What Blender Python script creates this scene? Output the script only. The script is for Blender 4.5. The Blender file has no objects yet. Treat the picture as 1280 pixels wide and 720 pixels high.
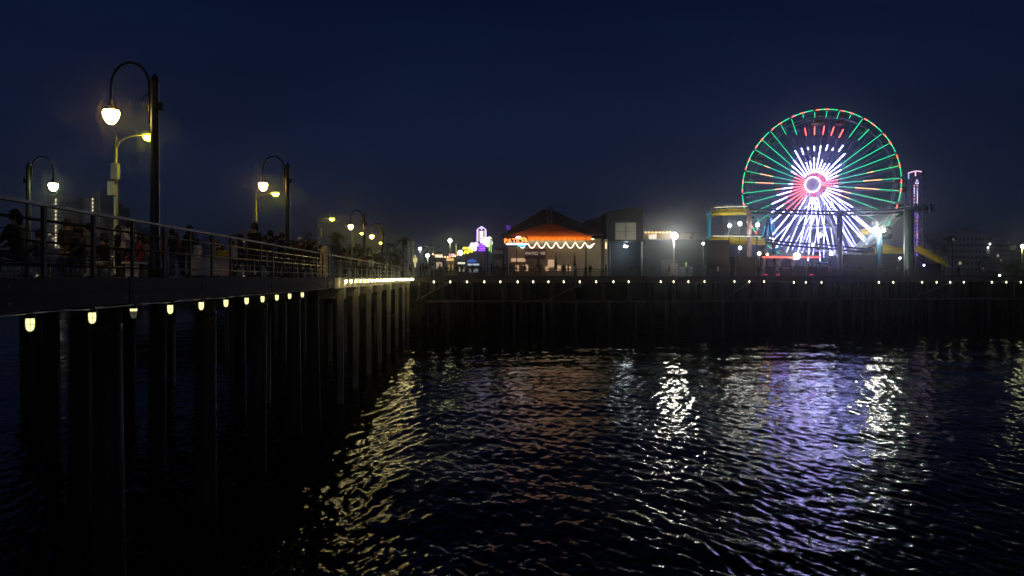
import bpy, math, random
import numpy as np
from mathutils import Vector, Matrix
random.seed(11); rng = np.random.RandomState(5)
S = bpy.context.scene; C = S.collection
F = 1004.0; HY = 347.0; DZ = 6.6            # focal length in photo px, horizon row, deck height above water
R = math.radians
def W(px, py, d): return Vector(((px-640)/F*d, d, DZ+(HY-py)/F*d))
def PR(L, d, z=DZ): return Vector((-.0647*d-L, d, z))   # point on the near pier: L metres left of its axis line, d metres out
PA = math.atan(.0647)
def FE(px):                                  # point on the front edge of the far pier in the direction px
    k = (px-640)/F; y = 103.44/(1-.1792*k); return Vector((k*y, y, DZ))
FA = math.atan(.1792)

# ------------------------------------------------------------------ materials
MATS = {}
def mat(name, col, rough=.7, metal=0, var=.25, scale=4, bump=.0, stretch=None):
    if name in MATS: return MATS[name]
    m = bpy.data.materials.new(name); m.use_nodes = True; nt = m.node_tree; N = nt.nodes; L = nt.links
    b = N['Principled BSDF']; b.inputs['Roughness'].default_value = rough; b.inputs['Metallic'].default_value = metal
    tc = N.new('ShaderNodeTexCoord'); mp = N.new('ShaderNodeMapping'); L.new(tc.outputs['Object'], mp.inputs['Vector'])
    if stretch: mp.inputs['Scale'].default_value = stretch
    n = N.new('ShaderNodeTexNoise'); n.inputs['Scale'].default_value = scale; n.inputs['Detail'].default_value = 5
    n.inputs['Roughness'].default_value = .65
    L.new(mp.outputs[0], n.inputs['Vector'])
    r = N.new('ShaderNodeValToRGB'); r.color_ramp.elements[0].position = .3; r.color_ramp.elements[1].position = .7
    c0 = [c*(1-var) for c in col]; c1 = [min(1, c*(1+var)) for c in col]
    r.color_ramp.elements[0].color = (*c0, 1); r.color_ramp.elements[1].color = (*c1, 1)
    L.new(n.outputs['Fac'], r.inputs['Fac']); L.new(r.outputs[0], b.inputs['Base Color'])
    if bump:
        bp = N.new('ShaderNodeBump'); bp.inputs['Strength'].default_value = bump; bp.inputs['Distance'].default_value = .02
        L.new(n.outputs['Fac'], bp.inputs['Height']); L.new(bp.outputs[0], b.inputs['Normal'])
    MATS[name] = m; return m
def emis(name, col, s):
    if name in MATS: return MATS[name]
    m = bpy.data.materials.new(name); m.use_nodes = True; nt = m.node_tree
    b = nt.nodes['Principled BSDF']; b.inputs['Base Color'].default_value = (.3, .3, .3, 1)
    b.inputs['Emission Color'].default_value = (*col, 1); b.inputs['Emission Strength'].default_value = s
    MATS[name] = m; return m
wood   = mat('weathered_timber', (.06, .036, .03), .75, 0, .45, 3, .5, (1, .15, 1))
pilem  = mat('creosoted_pile', (.05, .036, .032), .6, 0, .5, 5, .6, (1, 1, .2))
pconc  = mat('stained_concrete', (.3, .26, .22), .85, 0, .35, 3, .3, (1, 1, .3))
conc   = mat('pale_concrete', (.5, .46, .38), .85, 0, .2, 3, .3)
planks = mat('deck_planks', (.16, .13, .11), .85, 0, .35, 2.2, .3, (1, .2, 1))
dmetal = mat('dark_painted_metal', (.03, .03, .032), .35, .6, .2, 9)
rmetal = mat('rail_paint', (.07, .055, .045), .34, .3, .35, 14, .15)
gmetal = mat('galvanised_steel', (.42, .42, .4), .4, .7, .2, 8)
white  = mat('white_paint', (.75, .74, .72), .5, 0, .08, 6)
bluep  = mat('blue_paint', (.06, .52, .75), .45, 0, .1, 5)
yellow = mat('yellow_paint', (.9, .68, .02), .4, 0, .1, 6)
greenp = mat('green_paint', (.01, .045, .035), .45, 0, .15, 4)
pinkp  = mat('dusty_pink_paint', (.3, .19, .2), .5, 0, .15, 4)
purplep= mat('purple_paint', (.05, .04, .1), .5, 0, .15, 4)
navyp  = mat('navy_steel', (.05, .05, .09), .5, .2, .2, 4)
globe_m = emis('lamp_globe_glow', (1, .6, .16), 42)
globe2_m= emis('pale_globe_glow', (.95, 1, .5), 30)
sodium = emis('street_lamp_glow', (1, .88, .03), 50)
jar_m  = emis('jar_lamp_glow', (1, .95, .4), 1.6)
jar2_m = emis('bright_jar_lamp_glow', (1, .83, .34), 62)
jar3_m = emis('small_jar_lamp_glow', (1, .93, .6), 4.5)
flood  = emis('floodlight_glow', (1, .98, .8), 330)
floodw = emis('cool_floodlight_glow', (.8, .92, 1), 70)
bulbw  = emis('white_bulb_glow', (.92, 1, .92), 22)
bulbw2 = emis('strong_bulb_glow', (.95, 1, .9), 80)
bulbo  = emis('amber_bulb_glow', (1, .55, .22), 14)

# ------------------------------------------------------------------ mesh builder
class MB:
    def __init__(s): s.v = []; s.f = []; s.m = []; s.mats = []; s.mi = 0; s.smooth = []; s.sm = False
    def use(s, m):
        if m not in s.mats: s.mats.append(m)
        s.mi = s.mats.index(m); return s
    def add(s, vs, fs):
        o = len(s.v); s.v += [tuple(v) for v in vs]
        for f in fs: s.f.append([o+i for i in f]); s.m.append(s.mi); s.smooth.append(s.sm)
        return s
    def box(s, c, sz, rz=0, M=None):
        x, y, z = (a/2 for a in sz); c = Vector(c); r = M or Matrix.Rotation(rz, 3, 'Z')
        vs = [c + r @ Vector((a*x, b*y, e*z)) for a in (-1, 1) for b in (-1, 1) for e in (-1, 1)]
        return s.add(vs, [(0,1,3,2),(4,6,7,5),(0,4,5,1),(2,3,7,6),(0,2,6,4),(1,5,7,3)])
    def span(s, p, q, w, h):                 # beam from p to q
        p = Vector(p); q = Vector(q); d = q-p; l = d.length
        if l < 1e-6: return s
        M = d.to_track_quat('Y', 'Z').to_matrix()
        return s.box((p+q)/2, (w, l, h), M=M)
    def tube(s, pts, r, n=8, caps=True):
        pts = [Vector(p) for p in pts]; rs = r if isinstance(r, (list, tuple)) else [r]*len(pts)
        vs = []; up = None
        for i, p in enumerate(pts):
            t = (pts[min(i+1, len(pts)-1)]-pts[max(i-1, 0)]).normalized()
            a = t.orthogonal().normalized() if up is None else (up - t*up.dot(t)).normalized()
            up = a; b = t.cross(a)
            vs += [p + (a*math.cos(k*math.tau/n)+b*math.sin(k*math.tau/n))*rs[i] for k in range(n)]
        fs = [(i*n+k, i*n+(k+1) % n, (i+1)*n+(k+1) % n, (i+1)*n+k) for i in range(len(pts)-1) for k in range(n)]
        if caps: fs += [tuple(reversed(range(n))), tuple(range((len(pts)-1)*n, len(pts)*n))]
        o = s.sm; s.sm = n > 5; s.add(vs, fs); s.sm = o; return s
    def lathe(s, prof, at=(0, 0, 0), n=16):  # profile (r, z)
        at = Vector(at); vs = []
        for r, z in prof:
            vs += [at+Vector((max(r, .0005)*math.cos(k*math.tau/n), max(r, .0005)*math.sin(k*math.tau/n), z)) for k in range(n)]
        m = len(prof)
        fs = [(i*n+k, i*n+(k+1) % n, (i+1)*n+(k+1) % n, (i+1)*n+k) for i in range(m-1) for k in range(n)]
        fs += [tuple(reversed(range(n))), tuple(range((m-1)*n, m*n))]
        o = s.sm; s.sm = True; s.add(vs, fs); s.sm = o; return s
    def ball(s, c, r, n=12, sz=1): return s.lathe([(r*math.sin(t*math.pi/8), -r*sz*math.cos(t*math.pi/8)) for t in range(9)], c, n)
    def prism(s, poly, y0, y1):              # polygon in XZ, extruded in Y
        n = len(poly); vs = [(x, y0, z) for x, z in poly]+[(x, y1, z) for x, z in poly]
        return s.add(vs, [tuple(range(n)), tuple(reversed(range(n, 2*n)))]+[(i, i+n, (i+1) % n+n, (i+1) % n) for i in range(n)])
    def quad(s, a, b, c, d): return s.add([a, b, c, d], [(0, 1, 2, 3)])
    def build(s, name, m=None, parent=None, local=False):
        me = bpy.data.meshes.new(name); off = Vector((0, 0, 0))
        if parent is not None and not local: off = Vector(parent.location)+(Vector(parent.parent.location) if parent.parent else Vector((0,0,0)))
        me.from_pydata([tuple(Vector(v)-off) for v in s.v], [], s.f)
        ms = s.mats if s.mats else [m]
        for x in ms: me.materials.append(x)
        me.polygons.foreach_set('material_index', s.m if s.mats else [0]*len(s.f))
        me.polygons.foreach_set('use_smooth', s.smooth)
        me.validate(); me.update()
        o = bpy.data.objects.new(name, me); C.objects.link(o)
        if parent is not None: o.parent = parent
        return o
def tag(o, label=None, cat=None, group=None, kind=None):
    if label: o['label'] = label
    if cat: o['category'] = cat
    if group: o['group'] = group
    if kind: o['kind'] = kind
    return o
def thing(name, label, cat, loc=(0, 0, 0), rz=0, group=None):
    o = bpy.data.objects.new(name, None); C.objects.link(o); o.location = loc; o.rotation_euler = (0, 0, rz)
    o.empty_display_size = .2
    return tag(o, label, cat, group)
def dup(root, loc, rz=None, label=None, group=None):
    def cp(o, par):
        c = o.copy(); C.objects.link(c)
        if par: c.parent = par
        for ch in o.children: cp(ch, c)
        return c
    c = cp(root, None); c.location = loc
    if rz is not None: c.rotation_euler = (0, 0, rz)
    if label: c['label'] = label
    if group: c['group'] = group
    return c
def B(name, m, parent, fn, local=False):
    mb = MB(); fn(mb); return mb.build(name, m, parent, local)
def text(name, s, size, loc, m, parent=None, rz=0, ext=.02, local=True, sx=1):
    cu = bpy.data.curves.new(name, 'FONT'); cu.body = s; cu.size = size; cu.align_x = 'CENTER'; cu.align_y = 'CENTER'; cu.extrude = ext
    cu.materials.append(m); cu.resolution_u = 3; cu.offset = size*.01
    o = bpy.data.objects.new(name, cu); C.objects.link(o); o.rotation_euler = (R(90), 0, rz); o.scale = (sx, 1, 1)
    dg = bpy.context.evaluated_depsgraph_get(); me = bpy.data.meshes.new_from_object(o.evaluated_get(dg)); bpy.data.objects.remove(o)
    o = bpy.data.objects.new(name, me); C.objects.link(o); o.rotation_euler = (R(90), 0, rz); o.scale = (sx, 1, 1)
    o.location = Vector(loc)-(Vector(parent.location) if parent and not local else Vector((0, 0, 0)))
    if parent: o.parent = parent
    return o

# ------------------------------------------------------------------ camera, world
cam = bpy.data.cameras.new('camera'); co = bpy.data.objects.new('camera', cam); C.objects.link(co); S.camera = co
co.location = (0, 0, DZ+.0); co.rotation_euler = (R(90), 0, 0); cam.sensor_width = 36; cam.lens = 36*F/1280
cam.shift_y = -(360-HY)/1280; cam.clip_end = 5000; cam.clip_start = .1
w = bpy.data.worlds.new('World'); S.world = w; w.use_nodes = True; nt = w.node_tree; N = nt.nodes; L = nt.links
bg = N['Background']; tc = N.new('ShaderNodeTexCoord'); sx = N.new('ShaderNodeSeparateXYZ'); L.new(tc.outputs['Generated'], sx.inputs[0])
rp = N.new('ShaderNodeValToRGB'); L.new(sx.outputs['Z'], rp.inputs[0]); cr = rp.color_ramp
cr.elements[0].position = 0; cr.elements[0].color = (.0160, .0195, .0370, 1)
cr.elements[1].position = 1; cr.elements[1].color = (.0006, .0012, .0050, 1)
for p, c in ((.06, (.0118, .0165, .0360)), (.14, (.0066, .0121, .0350)), (.3, (.0032, .0068, .0265)), (.4, (.0011, .0024, .0095))):
    e = cr.elements.new(p); e.color = (*c, 1)
sky = N.new('ShaderNodeTexSky'); sky.sky_type = 'NISHITA'; sky.sun_disc = False; sky.sun_elevation = R(-6); sky.sun_rotation = R(200)
bg2 = N.new('ShaderNodeBackground'); L.new(sky.outputs[0], bg2.inputs[0]); bg2.inputs[1].default_value = .05
# thin uneven cloud veil over the dusk sky
no = N.new('ShaderNodeTexNoise'); no.inputs['Scale'].default_value = 2.2; no.inputs['Detail'].default_value = 4
mp = N.new('ShaderNodeMapping'); mp.inputs['Scale'].default_value = (1, 1, 4); L.new(tc.outputs['Generated'], mp.inputs[0]); L.new(mp.outputs[0], no.inputs['Vector'])
mr = N.new('ShaderNodeMapRange'); mr.inputs['From Min'].default_value = .3; mr.inputs['From Max'].default_value = .7
mr.inputs['To Min'].default_value = .72; mr.inputs['To Max'].default_value = 1.25; L.new(no.outputs['Fac'], mr.inputs[0])
L.new(rp.outputs[0], bg.inputs[0]); L.new(mr.outputs[0], bg.inputs[1])
ad = N.new('ShaderNodeAddShader'); L.new(bg.outputs[0], ad.inputs[0]); L.new(bg2.outputs[0], ad.inputs[1])
L.new(ad.outputs[0], N['World Output'].inputs[0])
sl = bpy.data.lights.new('sun', 'SUN'); sl.energy = .055; sl.angle = R(50); sl.color = (.85, .85, 1)
so = bpy.data.objects.new('sun', sl); C.objects.link(so); so.rotation_euler = (R(72), 0, R(8))
vs = S.view_settings; vs.view_transform = 'Standard'; vs.look = 'None'; vs.gamma = 1; vs.use_curve_mapping = False; vs.exposure = 0
cy = S.cycles; cy.use_denoising = True; cy.max_bounces = 5; cy.diffuse_bounces = 2; cy.glossy_bounces = 3; cy.volume_bounces = 0
cy.sample_clamp_indirect = 3; cy.sample_clamp_direct = 0; cy.use_light_tree = True; cy.volume_step_rate = 5

# ------------------------------------------------------------------ water
def water():
    ys = np.concatenate([[-60, -20, 0, 3], np.geomspace(6, 135, 1000), np.geomspace(138, 400, 30)])
    ks = np.linspace(-1, 1, 760)
    ny, nx = len(ys), len(ks)
    Y = np.repeat(ys[:, None], nx, 1); wid = np.maximum(Y, 14)*1.05
    X = ks[None, :]*wid + 0*Y
    Z = np.zeros_like(X)
    dy = np.gradient(ys)[:, None]; dx = wid*2/nx
    for i in range(150):                      # 94 wind waves, 6 long swells, 50 short ripples running across
        lam = .2*(20 ** rng.rand()) if i < 94 else 5+rng.rand()*7
        th = rng.randn()*.5 + (1.45 if i % 3 else 2.2)
        if i >= 100: lam = .17*(6 ** rng.rand()); th = rng.randn()*.4 + (.25 if i % 2 else math.pi-.2)
        k = math.tau/lam; kx, ky = math.cos(th)*k, math.sin(th)*k
        a = .00098*lam**.74 if i < 94 else (.0015*lam if i < 100 else .0043*lam)
        att = np.clip((lam/np.maximum(abs(math.sin(th))*dy, abs(math.cos(th))*dx)-2.2)/2.5, 0, 1)
        att = np.where(Y < 6, 0, att)
        ph = kx*X+ky*Y+rng.rand()*6.28
        s = np.sin(ph + .35*np.sin(ph*.31+i)); Z += a*att*(s + .18*np.cos(2*ph))
    v = np.stack([X, Y, Z], -1).reshape(-1, 3)
    idx = np.arange(ny*nx).reshape(ny, nx)
    f = np.stack([idx[:-1, :-1], idx[:-1, 1:], idx[1:, 1:], idx[1:, :-1]], -1).reshape(-1, 4)
    me = bpy.data.meshes.new('water'); me.from_pydata(v.tolist(), [], f.tolist())
    me.polygons.foreach_set('use_smooth', [True]*len(f)); me.update()
    m = bpy.data.materials.new('sea_water'); m.use_nodes = True; nt = m.node_tree; N = nt.nodes; L = nt.links; b = N['Principled BSDF']
    b.inputs['Base Color'].default_value = (.002, .003, .005, 1); b.inputs['Roughness'].default_value = .022; b.inputs['IOR'].default_value = 1.16
    tc = N.new('ShaderNodeTexCoord'); mp = N.new('ShaderNodeMapping'); mp.inputs['Scale'].default_value = (1.35, .85, 1); L.new(tc.outputs['Object'], mp.inputs[0])
    prev = None
    for sc, det, dist in ((8, 3, .0042), (30, 2, .0011)):
        n = N.new('ShaderNodeTexNoise'); n.inputs['Scale'].default_value = sc; n.inputs['Detail'].default_value = det; n.inputs['Distortion'].default_value = .4
        L.new(mp.outputs[0], n.inputs['Vector'])
        bp = N.new('ShaderNodeBump'); bp.inputs['Strength'].default_value = 1; bp.inputs['Distance'].default_value = dist
        L.new(n.outputs['Fac'], bp.inputs['Height'])
        if prev: L.new(prev.outputs[0], bp.inputs['Normal'])
        prev = bp
    L.new(prev.outputs[0], b.inputs['Normal']); me.materials.append(m)
    o = bpy.data.objects.new('water', me); C.objects.link(o); o['kind'] = 'structure'
water()
sand = mat('beach_sand', (.3, .26, .2), .95, 0, .2, .3)
B('beach', sand, None, lambda b: b.add([(-1000, 175, -.6), (1300, 175, -.6), (1300, 250, 4.9), (-1000, 250, 4.9), (1300, 1400, 5.3), (-1000, 1400, 5.3)], [(0, 1, 2, 3), (3, 2, 4, 5)]))['kind'] = 'structure'

# ------------------------------------------------------------------ near pier
D1 = 39.5; D2 = 100.6; LE = 6.3
def deck1(b):
    a, c, e, g = PR(LE+.08, -12), PR(LE+.08, D2), PR(21.3, D2), PR(21.3, -12)
    t = DZ-.004; u = DZ-.22
    b.add([(p.x, p.y, t) for p in (a, c, e, g)]+[(p.x, p.y, u) for p in (a, c, e, g)],
          [(0, 3, 2, 1), (4, 5, 6, 7), (0, 1, 5, 4), (1, 2, 6, 5), (2, 3, 7, 6), (3, 0, 4, 7)])
B('near_pier_deck', planks, None, deck1)['kind'] = 'structure'
t = thing('edge_beam', 'long dark bolted timber fascia along the edge of the near pier deck', 'beam', PR(LE, -12))
s = -12.0; rb = random.Random(8)
while s < D1-.2:
    e = min(s+rb.uniform(3.4, 4.4), D1-.1); dz = rb.uniform(-.012, .012)
    for z0, hh in ((-.125, .236), (-.37, .24)):
        B('timber', wood, t, lambda b: b.span(PR(LE+rb.uniform(-.012, .012), s+.006, DZ+z0+dz), PR(LE+rb.uniform(-.012, .012), e-.006, DZ+z0+dz), .15, hh))
    for q_ in (s+.25, e-.25):
        for z0 in (-.13, -.37): B('bolt', gmetal, t, lambda b: b.tube([PR(LE-.075, q_, DZ+z0), PR(LE-.105, q_, DZ+z0)], .022, 8))
    s = e
o = MB().span(PR(LE-.02, D1, DZ-.27), PR(LE-.02, D2, DZ-.27), .2, .55).build('edge_beam', conc)
tag(o, 'pale fascia beam lit yellow by bright lamps beyond the white post', 'beam')
o = MB().span(PR(21.3, -12, DZ-.24), PR(21.3, D2, DZ-.24), .15, .5).build('edge_beam', wood)
tag(o, 'dark timber fascia beam along the far side of the near pier', 'beam')
# conduit under the fascia
t = thing('lamp_conduit', 'thin metal conduit running under the dark timber beam of the near pier', 'pipe', PR(LE-.05, 0, DZ-.52))
B('pipe', gmetal, t, lambda b: b.tube([PR(LE-.05, s, DZ-.525+.008*math.sin(s*1.7)) for s in np.arange(4, D1-1, .5)], .011, 6))
for s in range(5, int(D1)-2, 2):
    B('junction_plate', gmetal, t, lambda b: b.box(PR(LE-.06, s+.55+.3, DZ-.515), (.06, .36, .022), PA))
# jar lamps
def jar_lamp(label, m, loc, grp, sc=1):
    t = thing('bulkhead_lamp', label, 'lamp', loc, PA, grp)
    k = sc
    B('mount', dmetal, t, lambda b: b.lathe([(.045*k, 0), (.05*k, -.03*k), (.066*k, -.05*k), (.07*k, -.09*k)], n=12), True)
    B('glass', m, t, lambda b: b.lathe([(.054*k, -.09*k), (.058*k, -.14*k), (.057*k, -.2*k), (.046*k, -.25*k), (.022*k, -.275*k), (.0, -.28*k)], n=14), True)
    def cage(b):
        for a in range(4):
            c, s = math.cos(a*math.pi/2+.5), math.sin(a*math.pi/2+.5)
            b.tube([(c*.068*k, s*.068*k, -.08*k), (c*.07*k, s*.07*k, -.2*k), (c*.055*k, s*.055*k, -.265*k), (0, 0, -.295*k)], .004*k, 4)
        b.tube([(math.cos(a*math.tau/14)*.071*k, math.sin(a*math.tau/14)*.071*k, -.18*k) for a in range(15)], .0045*k, 4)
    B('cage', dmetal, t, cage, True)
    return t
jl = jar_lamp('lit caged jar lamp hanging under the dark timber edge of the near pier', jar_m, (0, 0, 0), 'caged lamps under the near pier edge')
for i, px in enumerate((35, 113, 165, 211, 250, 281, 307, 327, 345, 361, 377)):
    d = F*LE/(575-px); p = PR(LE-.03, d, DZ-.505)
    if i == 0: jl.location = p
    elif i == 2:
        h = jar_lamp('half dark caged jar lamp, third from the left under the timber edge', None or emis('failing_lamp_glow', (1, .93, .5), .06), p, 'caged lamps under the near pier edge')
        g = [c for c in h.children if c.name.startswith('glass')][0]
        B('lit_collar', jar_m, h, lambda b: b.lathe([(.062, -.092), (.063, -.135), (.05, -.14)], n=12), True)
    else: dup(jl, p)
j2 = None; s = D1+1.6; i = 0
while s < D2-.5:
    p = PR(LE-.46, s, DZ-.06)
    if j2 is None: j2 = jar_lamp('bright yellow caged lamp lighting the pale pier edge past the white post', jar2_m, p, 'bright lamps along the pale pier edge', .8)
    else: dup(j2, p)
    s += 2.03
# brackets carrying those lamps
t = thing('lamp_conduit', 'conduit with brackets carrying the bright lamps on the pale pier edge', 'pipe', PR(LE-.28, D1, DZ-.03))
B('pipe', gmetal, t, lambda b: b.tube([PR(LE-.46, D1+.4, DZ-.045), PR(LE-.46, D2-.6, DZ-.045)], .014, 6))
s = D1+1.6
while s < D2-.5:
    B('bracket', gmetal, t, lambda b: b.box(PR(LE-.29, s+.25, DZ-.03), (.36, .05, .015), PA)); s += 2.03
# railings
def railing(label, d0, d1, step, hs, cap, m, capm, lat=LE+.12):
    t = thing('pier_railing', label, 'railing', PR(lat, d0, DZ))
    n = max(1, round((d1-d0)/step)); st = (d1-d0)/n
    B('top_rail', capm, t, lambda b: b.span(PR(lat, d0, DZ+hs[0]), PR(lat, d1, DZ+hs[0]), cap[0], cap[1]))
    for h, r in hs[1:]:
        B('rail', m, t, lambda b: b.tube([PR(lat, d0, DZ+h), PR(lat, d1, DZ+h)], r, 8))
    for i in range(n+1):
        p = PR(lat, d0+i*st)
        B('post', m, t, lambda b: (b.use(mat('post_paint', (.025, .02, .018), .6, 0, .3, 10)), b.box((p.x, p.y, DZ+hs[0]/2-.015), (.055, .075, hs[0]-.03), PA), b.box((p.x, p.y, DZ+.012), (.14, .14, .024), PA)))
    return t
railing('weathered rail fence along the near part of the pier, up to the white post', 4.0, D1-.3, 1.66,
        [1.12, (.88, .022), (.70, .009), (.55, .02), (.37, .009), (.19, .02)], (.12, .045), rmetal, mat('top_rail_paint', (.035, .026, .02), .42, 0, .3, 9))
railing('pale steel rail fence above the brightly lit pier edge beyond the white post', D1+.3, 84, 2.03,
        [1.12, (.9, .02), (.53, .02), (.16, .02)], (.07, .05), mat('pale_rail', (.4, .36, .3), .4, .4, .15, 10), mat('pale_rail', (.4, .36, .3)), LE+.1)
railing('dark rail fence on the far side of the near pier', 8, 96, 2.4, [1.12, (.84, .018), (.56, .018), (.28, .018)], (.08, .04), rmetal, rmetal, 21.1)
# rounded white gate post
t = thing('white_post', 'rounded pale concrete post where the two pier railings meet', 'post', PR(LE+.32, D1-.0))
B('shaft', mat('cream_concrete', (.75, .7, .55), .8, 0, .12, 5, .3), t, lambda b: b.lathe([(.27, 0), (.27, .1), (.25, .12), (.25, 1.2), (.24, 1.32), (.2, 1.45), (.13, 1.54), (.0, 1.58)], n=20), True)
# piles: first section round timber, second section concrete
rows = (6.95, 10.5, 14.0, 17.5, 20.6)
pp = thing('timber_pile', 'stout round timber pile in the outer row under the near pier', 'pile', (0, 0, 0), 0, 'outer piles under the near pier')
B('shaft', pilem, pp, lambda b: b.lathe([(.33, -1.5), (.31, .4), (.29, 2.5), (.27, DZ-.55)], n=18), True)
B('band', dmetal, pp, lambda b: b.lathe([(.285, DZ-1.05), (.288, DZ-1.04), (.288, DZ-.92), (.285, DZ-.91)], n=18), True)
first = True
for ib, d in enumerate((-1.3, 4.5, 10.3, 16.1, 21.9, 27.7, 33.5, 38.4)):
    c = MB().span(PR(6.5, d, DZ-.42), PR(21.2, d, DZ-.42), .32, .3).build('cross_beam', wood)
    tag(c, 'dark timber cross beam resting on a row of piles under the near pier', 'beam', 'cross beams under the near pier')
    for ir, l in enumerate(rows):
        dd = d + random.uniform(-.25, .25); p = PR(l+random.uniform(-.1, .1)*(ir > 0), dd, 0)
        if first: pp.location = p; o = pp; first = False
        else: o = dup(pp, p, random.random()*6); o.rotation_euler.x = R(random.uniform(-.8, .8)); o.rotation_euler.y = R(random.uniform(-.8, .8))
        if ir == 0: o['label'] = 'stout round timber pile in the outer row under the near pier'; o['group'] = 'outer piles under the near pier'
        else: o['label'] = 'dark round timber pile deep in the shade beneath the near pier'; o['group'] = 'inner piles under the near pier'
cp = thing('concrete_pile', 'pale square concrete pile below the brightly lit pier edge', 'pile', (0, 0, 0), PA, 'outer concrete piles')
B('shaft', pconc, cp, lambda b: b.box((0, 0, (DZ-2.2)/2), (.3, .3, DZ+.6)), True)
first = True
for d in (42.6, 48.6, 55.6, 63, 71, 80, 90, 97):
    c = MB().span(PR(6.1, d, DZ-.84), PR(21.1, d, DZ-.86), .5, .55).build('bent_cap', conc)
    tag(c, 'pale concrete cap beam on piles under the lit part of the pier', 'beam', 'concrete cap beams')
    for ir, l in enumerate((6.27, 10.2, 13.8, 17.4, 20.6)):
        p = PR(l, d + (-.36 if ir == 0 else 0), 0)
        if first: cp.location = p; o = cp; first = False
        else: o = dup(cp, p)
        if ir: o['label'] = 'concrete pile in the inner rows under the lit part of the pier'; o['group'] = 'inner concrete piles'; o.scale = (1, 1, .8)
        else: o['label'] = 'pale square concrete pile below the brightly lit pier edge'; o['group'] = 'outer concrete piles'

# ------------------------------------------------------------------ lamp posts of the near pier
def crook_lamp(label, loc, rz, m, grp):
    t = thing('lamp_post', label, 'lamp post', loc, rz, grp)
    B('pole', mat('dark_green_pole', (.035, .042, .035), .35, .3, .2, 6), t, lambda b: b.lathe([(.17, 0), (.17, .35), (.13, .45), (.12, .9), (.11, 3.2), (.1, 4.95), (.12, 5.0), (.06, 5.12), (.0, 5.2)], n=14), True)
    B('bracket', dmetal, t, lambda b: b.box((.16, 0, 4.35), (.1, .1, .2)), True)
    def arm(b):
        pts = [(-.12, 0, 3.9), (-.14, 0, 4.7)] + [(-.61+.47*math.cos(a), 0, 4.85+.6*math.sin(a)) for a in np.linspace(.05, math.pi-.02, 15)] + [(-1.08, 0, 4.55), (-1.08, 0, 4.4)]
        b.tube(pts, .035, 8)
        b.tube([(-.13+0-.18*math.sin(a)*1.0, 0, 4.3+.18-.18*math.cos(a)) for a in np.linspace(0, 4.2, 12)], .014, 6)
    B('arm', dmetal, t, arm, True)
    hd = B('lamp_hood', dmetal, t, lambda b: b.lathe([(.05, 4.5), (.07, 4.36), (.09, 4.32), (.17, 4.29), (.205, 4.24)], (-1.08, 0, 0), 16), True)
    B('globe', m, t, lambda b: b.lathe([(.175, 4.235), (.2, 4.19), (.2, 4.13), (.17, 4.03), (.11, 3.93), (.05, 3.89), (0, 3.88)], (-1.08, 0, 0), 18), True)
    return t
l1 = crook_lamp('tallest looking dark lamp post with hooked arm and warm globe, nearest on the pier', PR(7.75, 20.4), PA, globe_m, 'hooked lamp posts on the near pier')
dup(l1, PR(7.75, 36.1), PA, 'second hooked lamp post along the pier railing, left of the group of standing people')
dup(l1, PR(7.75, 65.0), PA, 'third hooked lamp post, above the railing past the white post')
dup(l1, PR(7.75, 80.5), PA, 'farthest hooked lamp post near the end of the lit railing')
crook_lamp('hooked lamp post at far left with its pale globe hanging right of the pole', PR(19.4, 36.1), PA+math.pi, globe2_m, 'hooked lamp posts on the near pier')
poleM = mat('pale_pole', (.5, .5, .4), .45, .2, .1, 5)
def street_lamp(label, loc, h, arml, boxes, grp, tall):
    t = thing('street_lamp', label, 'street lamp', loc, 0, grp)
    B('pole', poleM, t, lambda b: b.lathe([(.2, 0), (.2, .25), (.11, .3), (.085, h*.6), (.06, h), (.0, h+.02)], n=10), True)
    B('arm', poleM, t, lambda b: b.tube([(0, 0, h-.6), (.18, -.02, h-.3), (arml*.35, -.04, h-.12), (arml*.7, -.05, h-.02), (arml, -.05, h)], [.04, .04, .035, .03, .03], 8), True)
    hd = B('lamp_head', gmetal, t, lambda b: b.box((arml+.25, -.05, h+.02), (.65, .26, .1)), True)
    B('lens', sodium, t, lambda b: b.lathe([(.02, -.27), (.16, -.24), (.24, -.14), (.25, -.05), (.1, -.035)], (arml+.22, -.05, h), 14), True)
    for (z, hh, x, y) in boxes:
        B('control_box', mat('grey_cabinet', (.55, .55, .48), .5, 0, .05, 5), t, lambda b: b.box((x, y, z), (.3, .3, hh)), True)
    return t
g = 'pale street lamps along the far side of the pier'
for (px, d, top, lab, bx) in ((145, 38, 168, 'nearest pale street lamp with two boxes on its pole, left of the dark post', [(5.0, .75, .06, -.18), (4.2, .65, -.1, -.18)]),
                      (320, 62, 240, 'second pale street lamp, directly behind the warm globe lamp', [(4.7, .6, -.05, -.14)]),
                      (398, 92, 272, 'pale street lamp alone between the standing crowd and the white post', [(5.2, 1.1, .2, -.1)]),
                      (440, 122, 290, 'pale street lamp rising behind the white post', [(5.0, .8, .2, -.1)]),
                      (466, 152, 302, 'smallest pale street lamp, last of the row', [(5, .8, .1, -.1)])):
    p = W(px, HY, d); p.z = DZ; street_lamp(lab, p, (HY-top-1)/F*d, {145: 1.35, 320: 1.3, 398: 1.35, 440: 1.3, 466: 1.3}[px], bx, g, 1)

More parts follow.
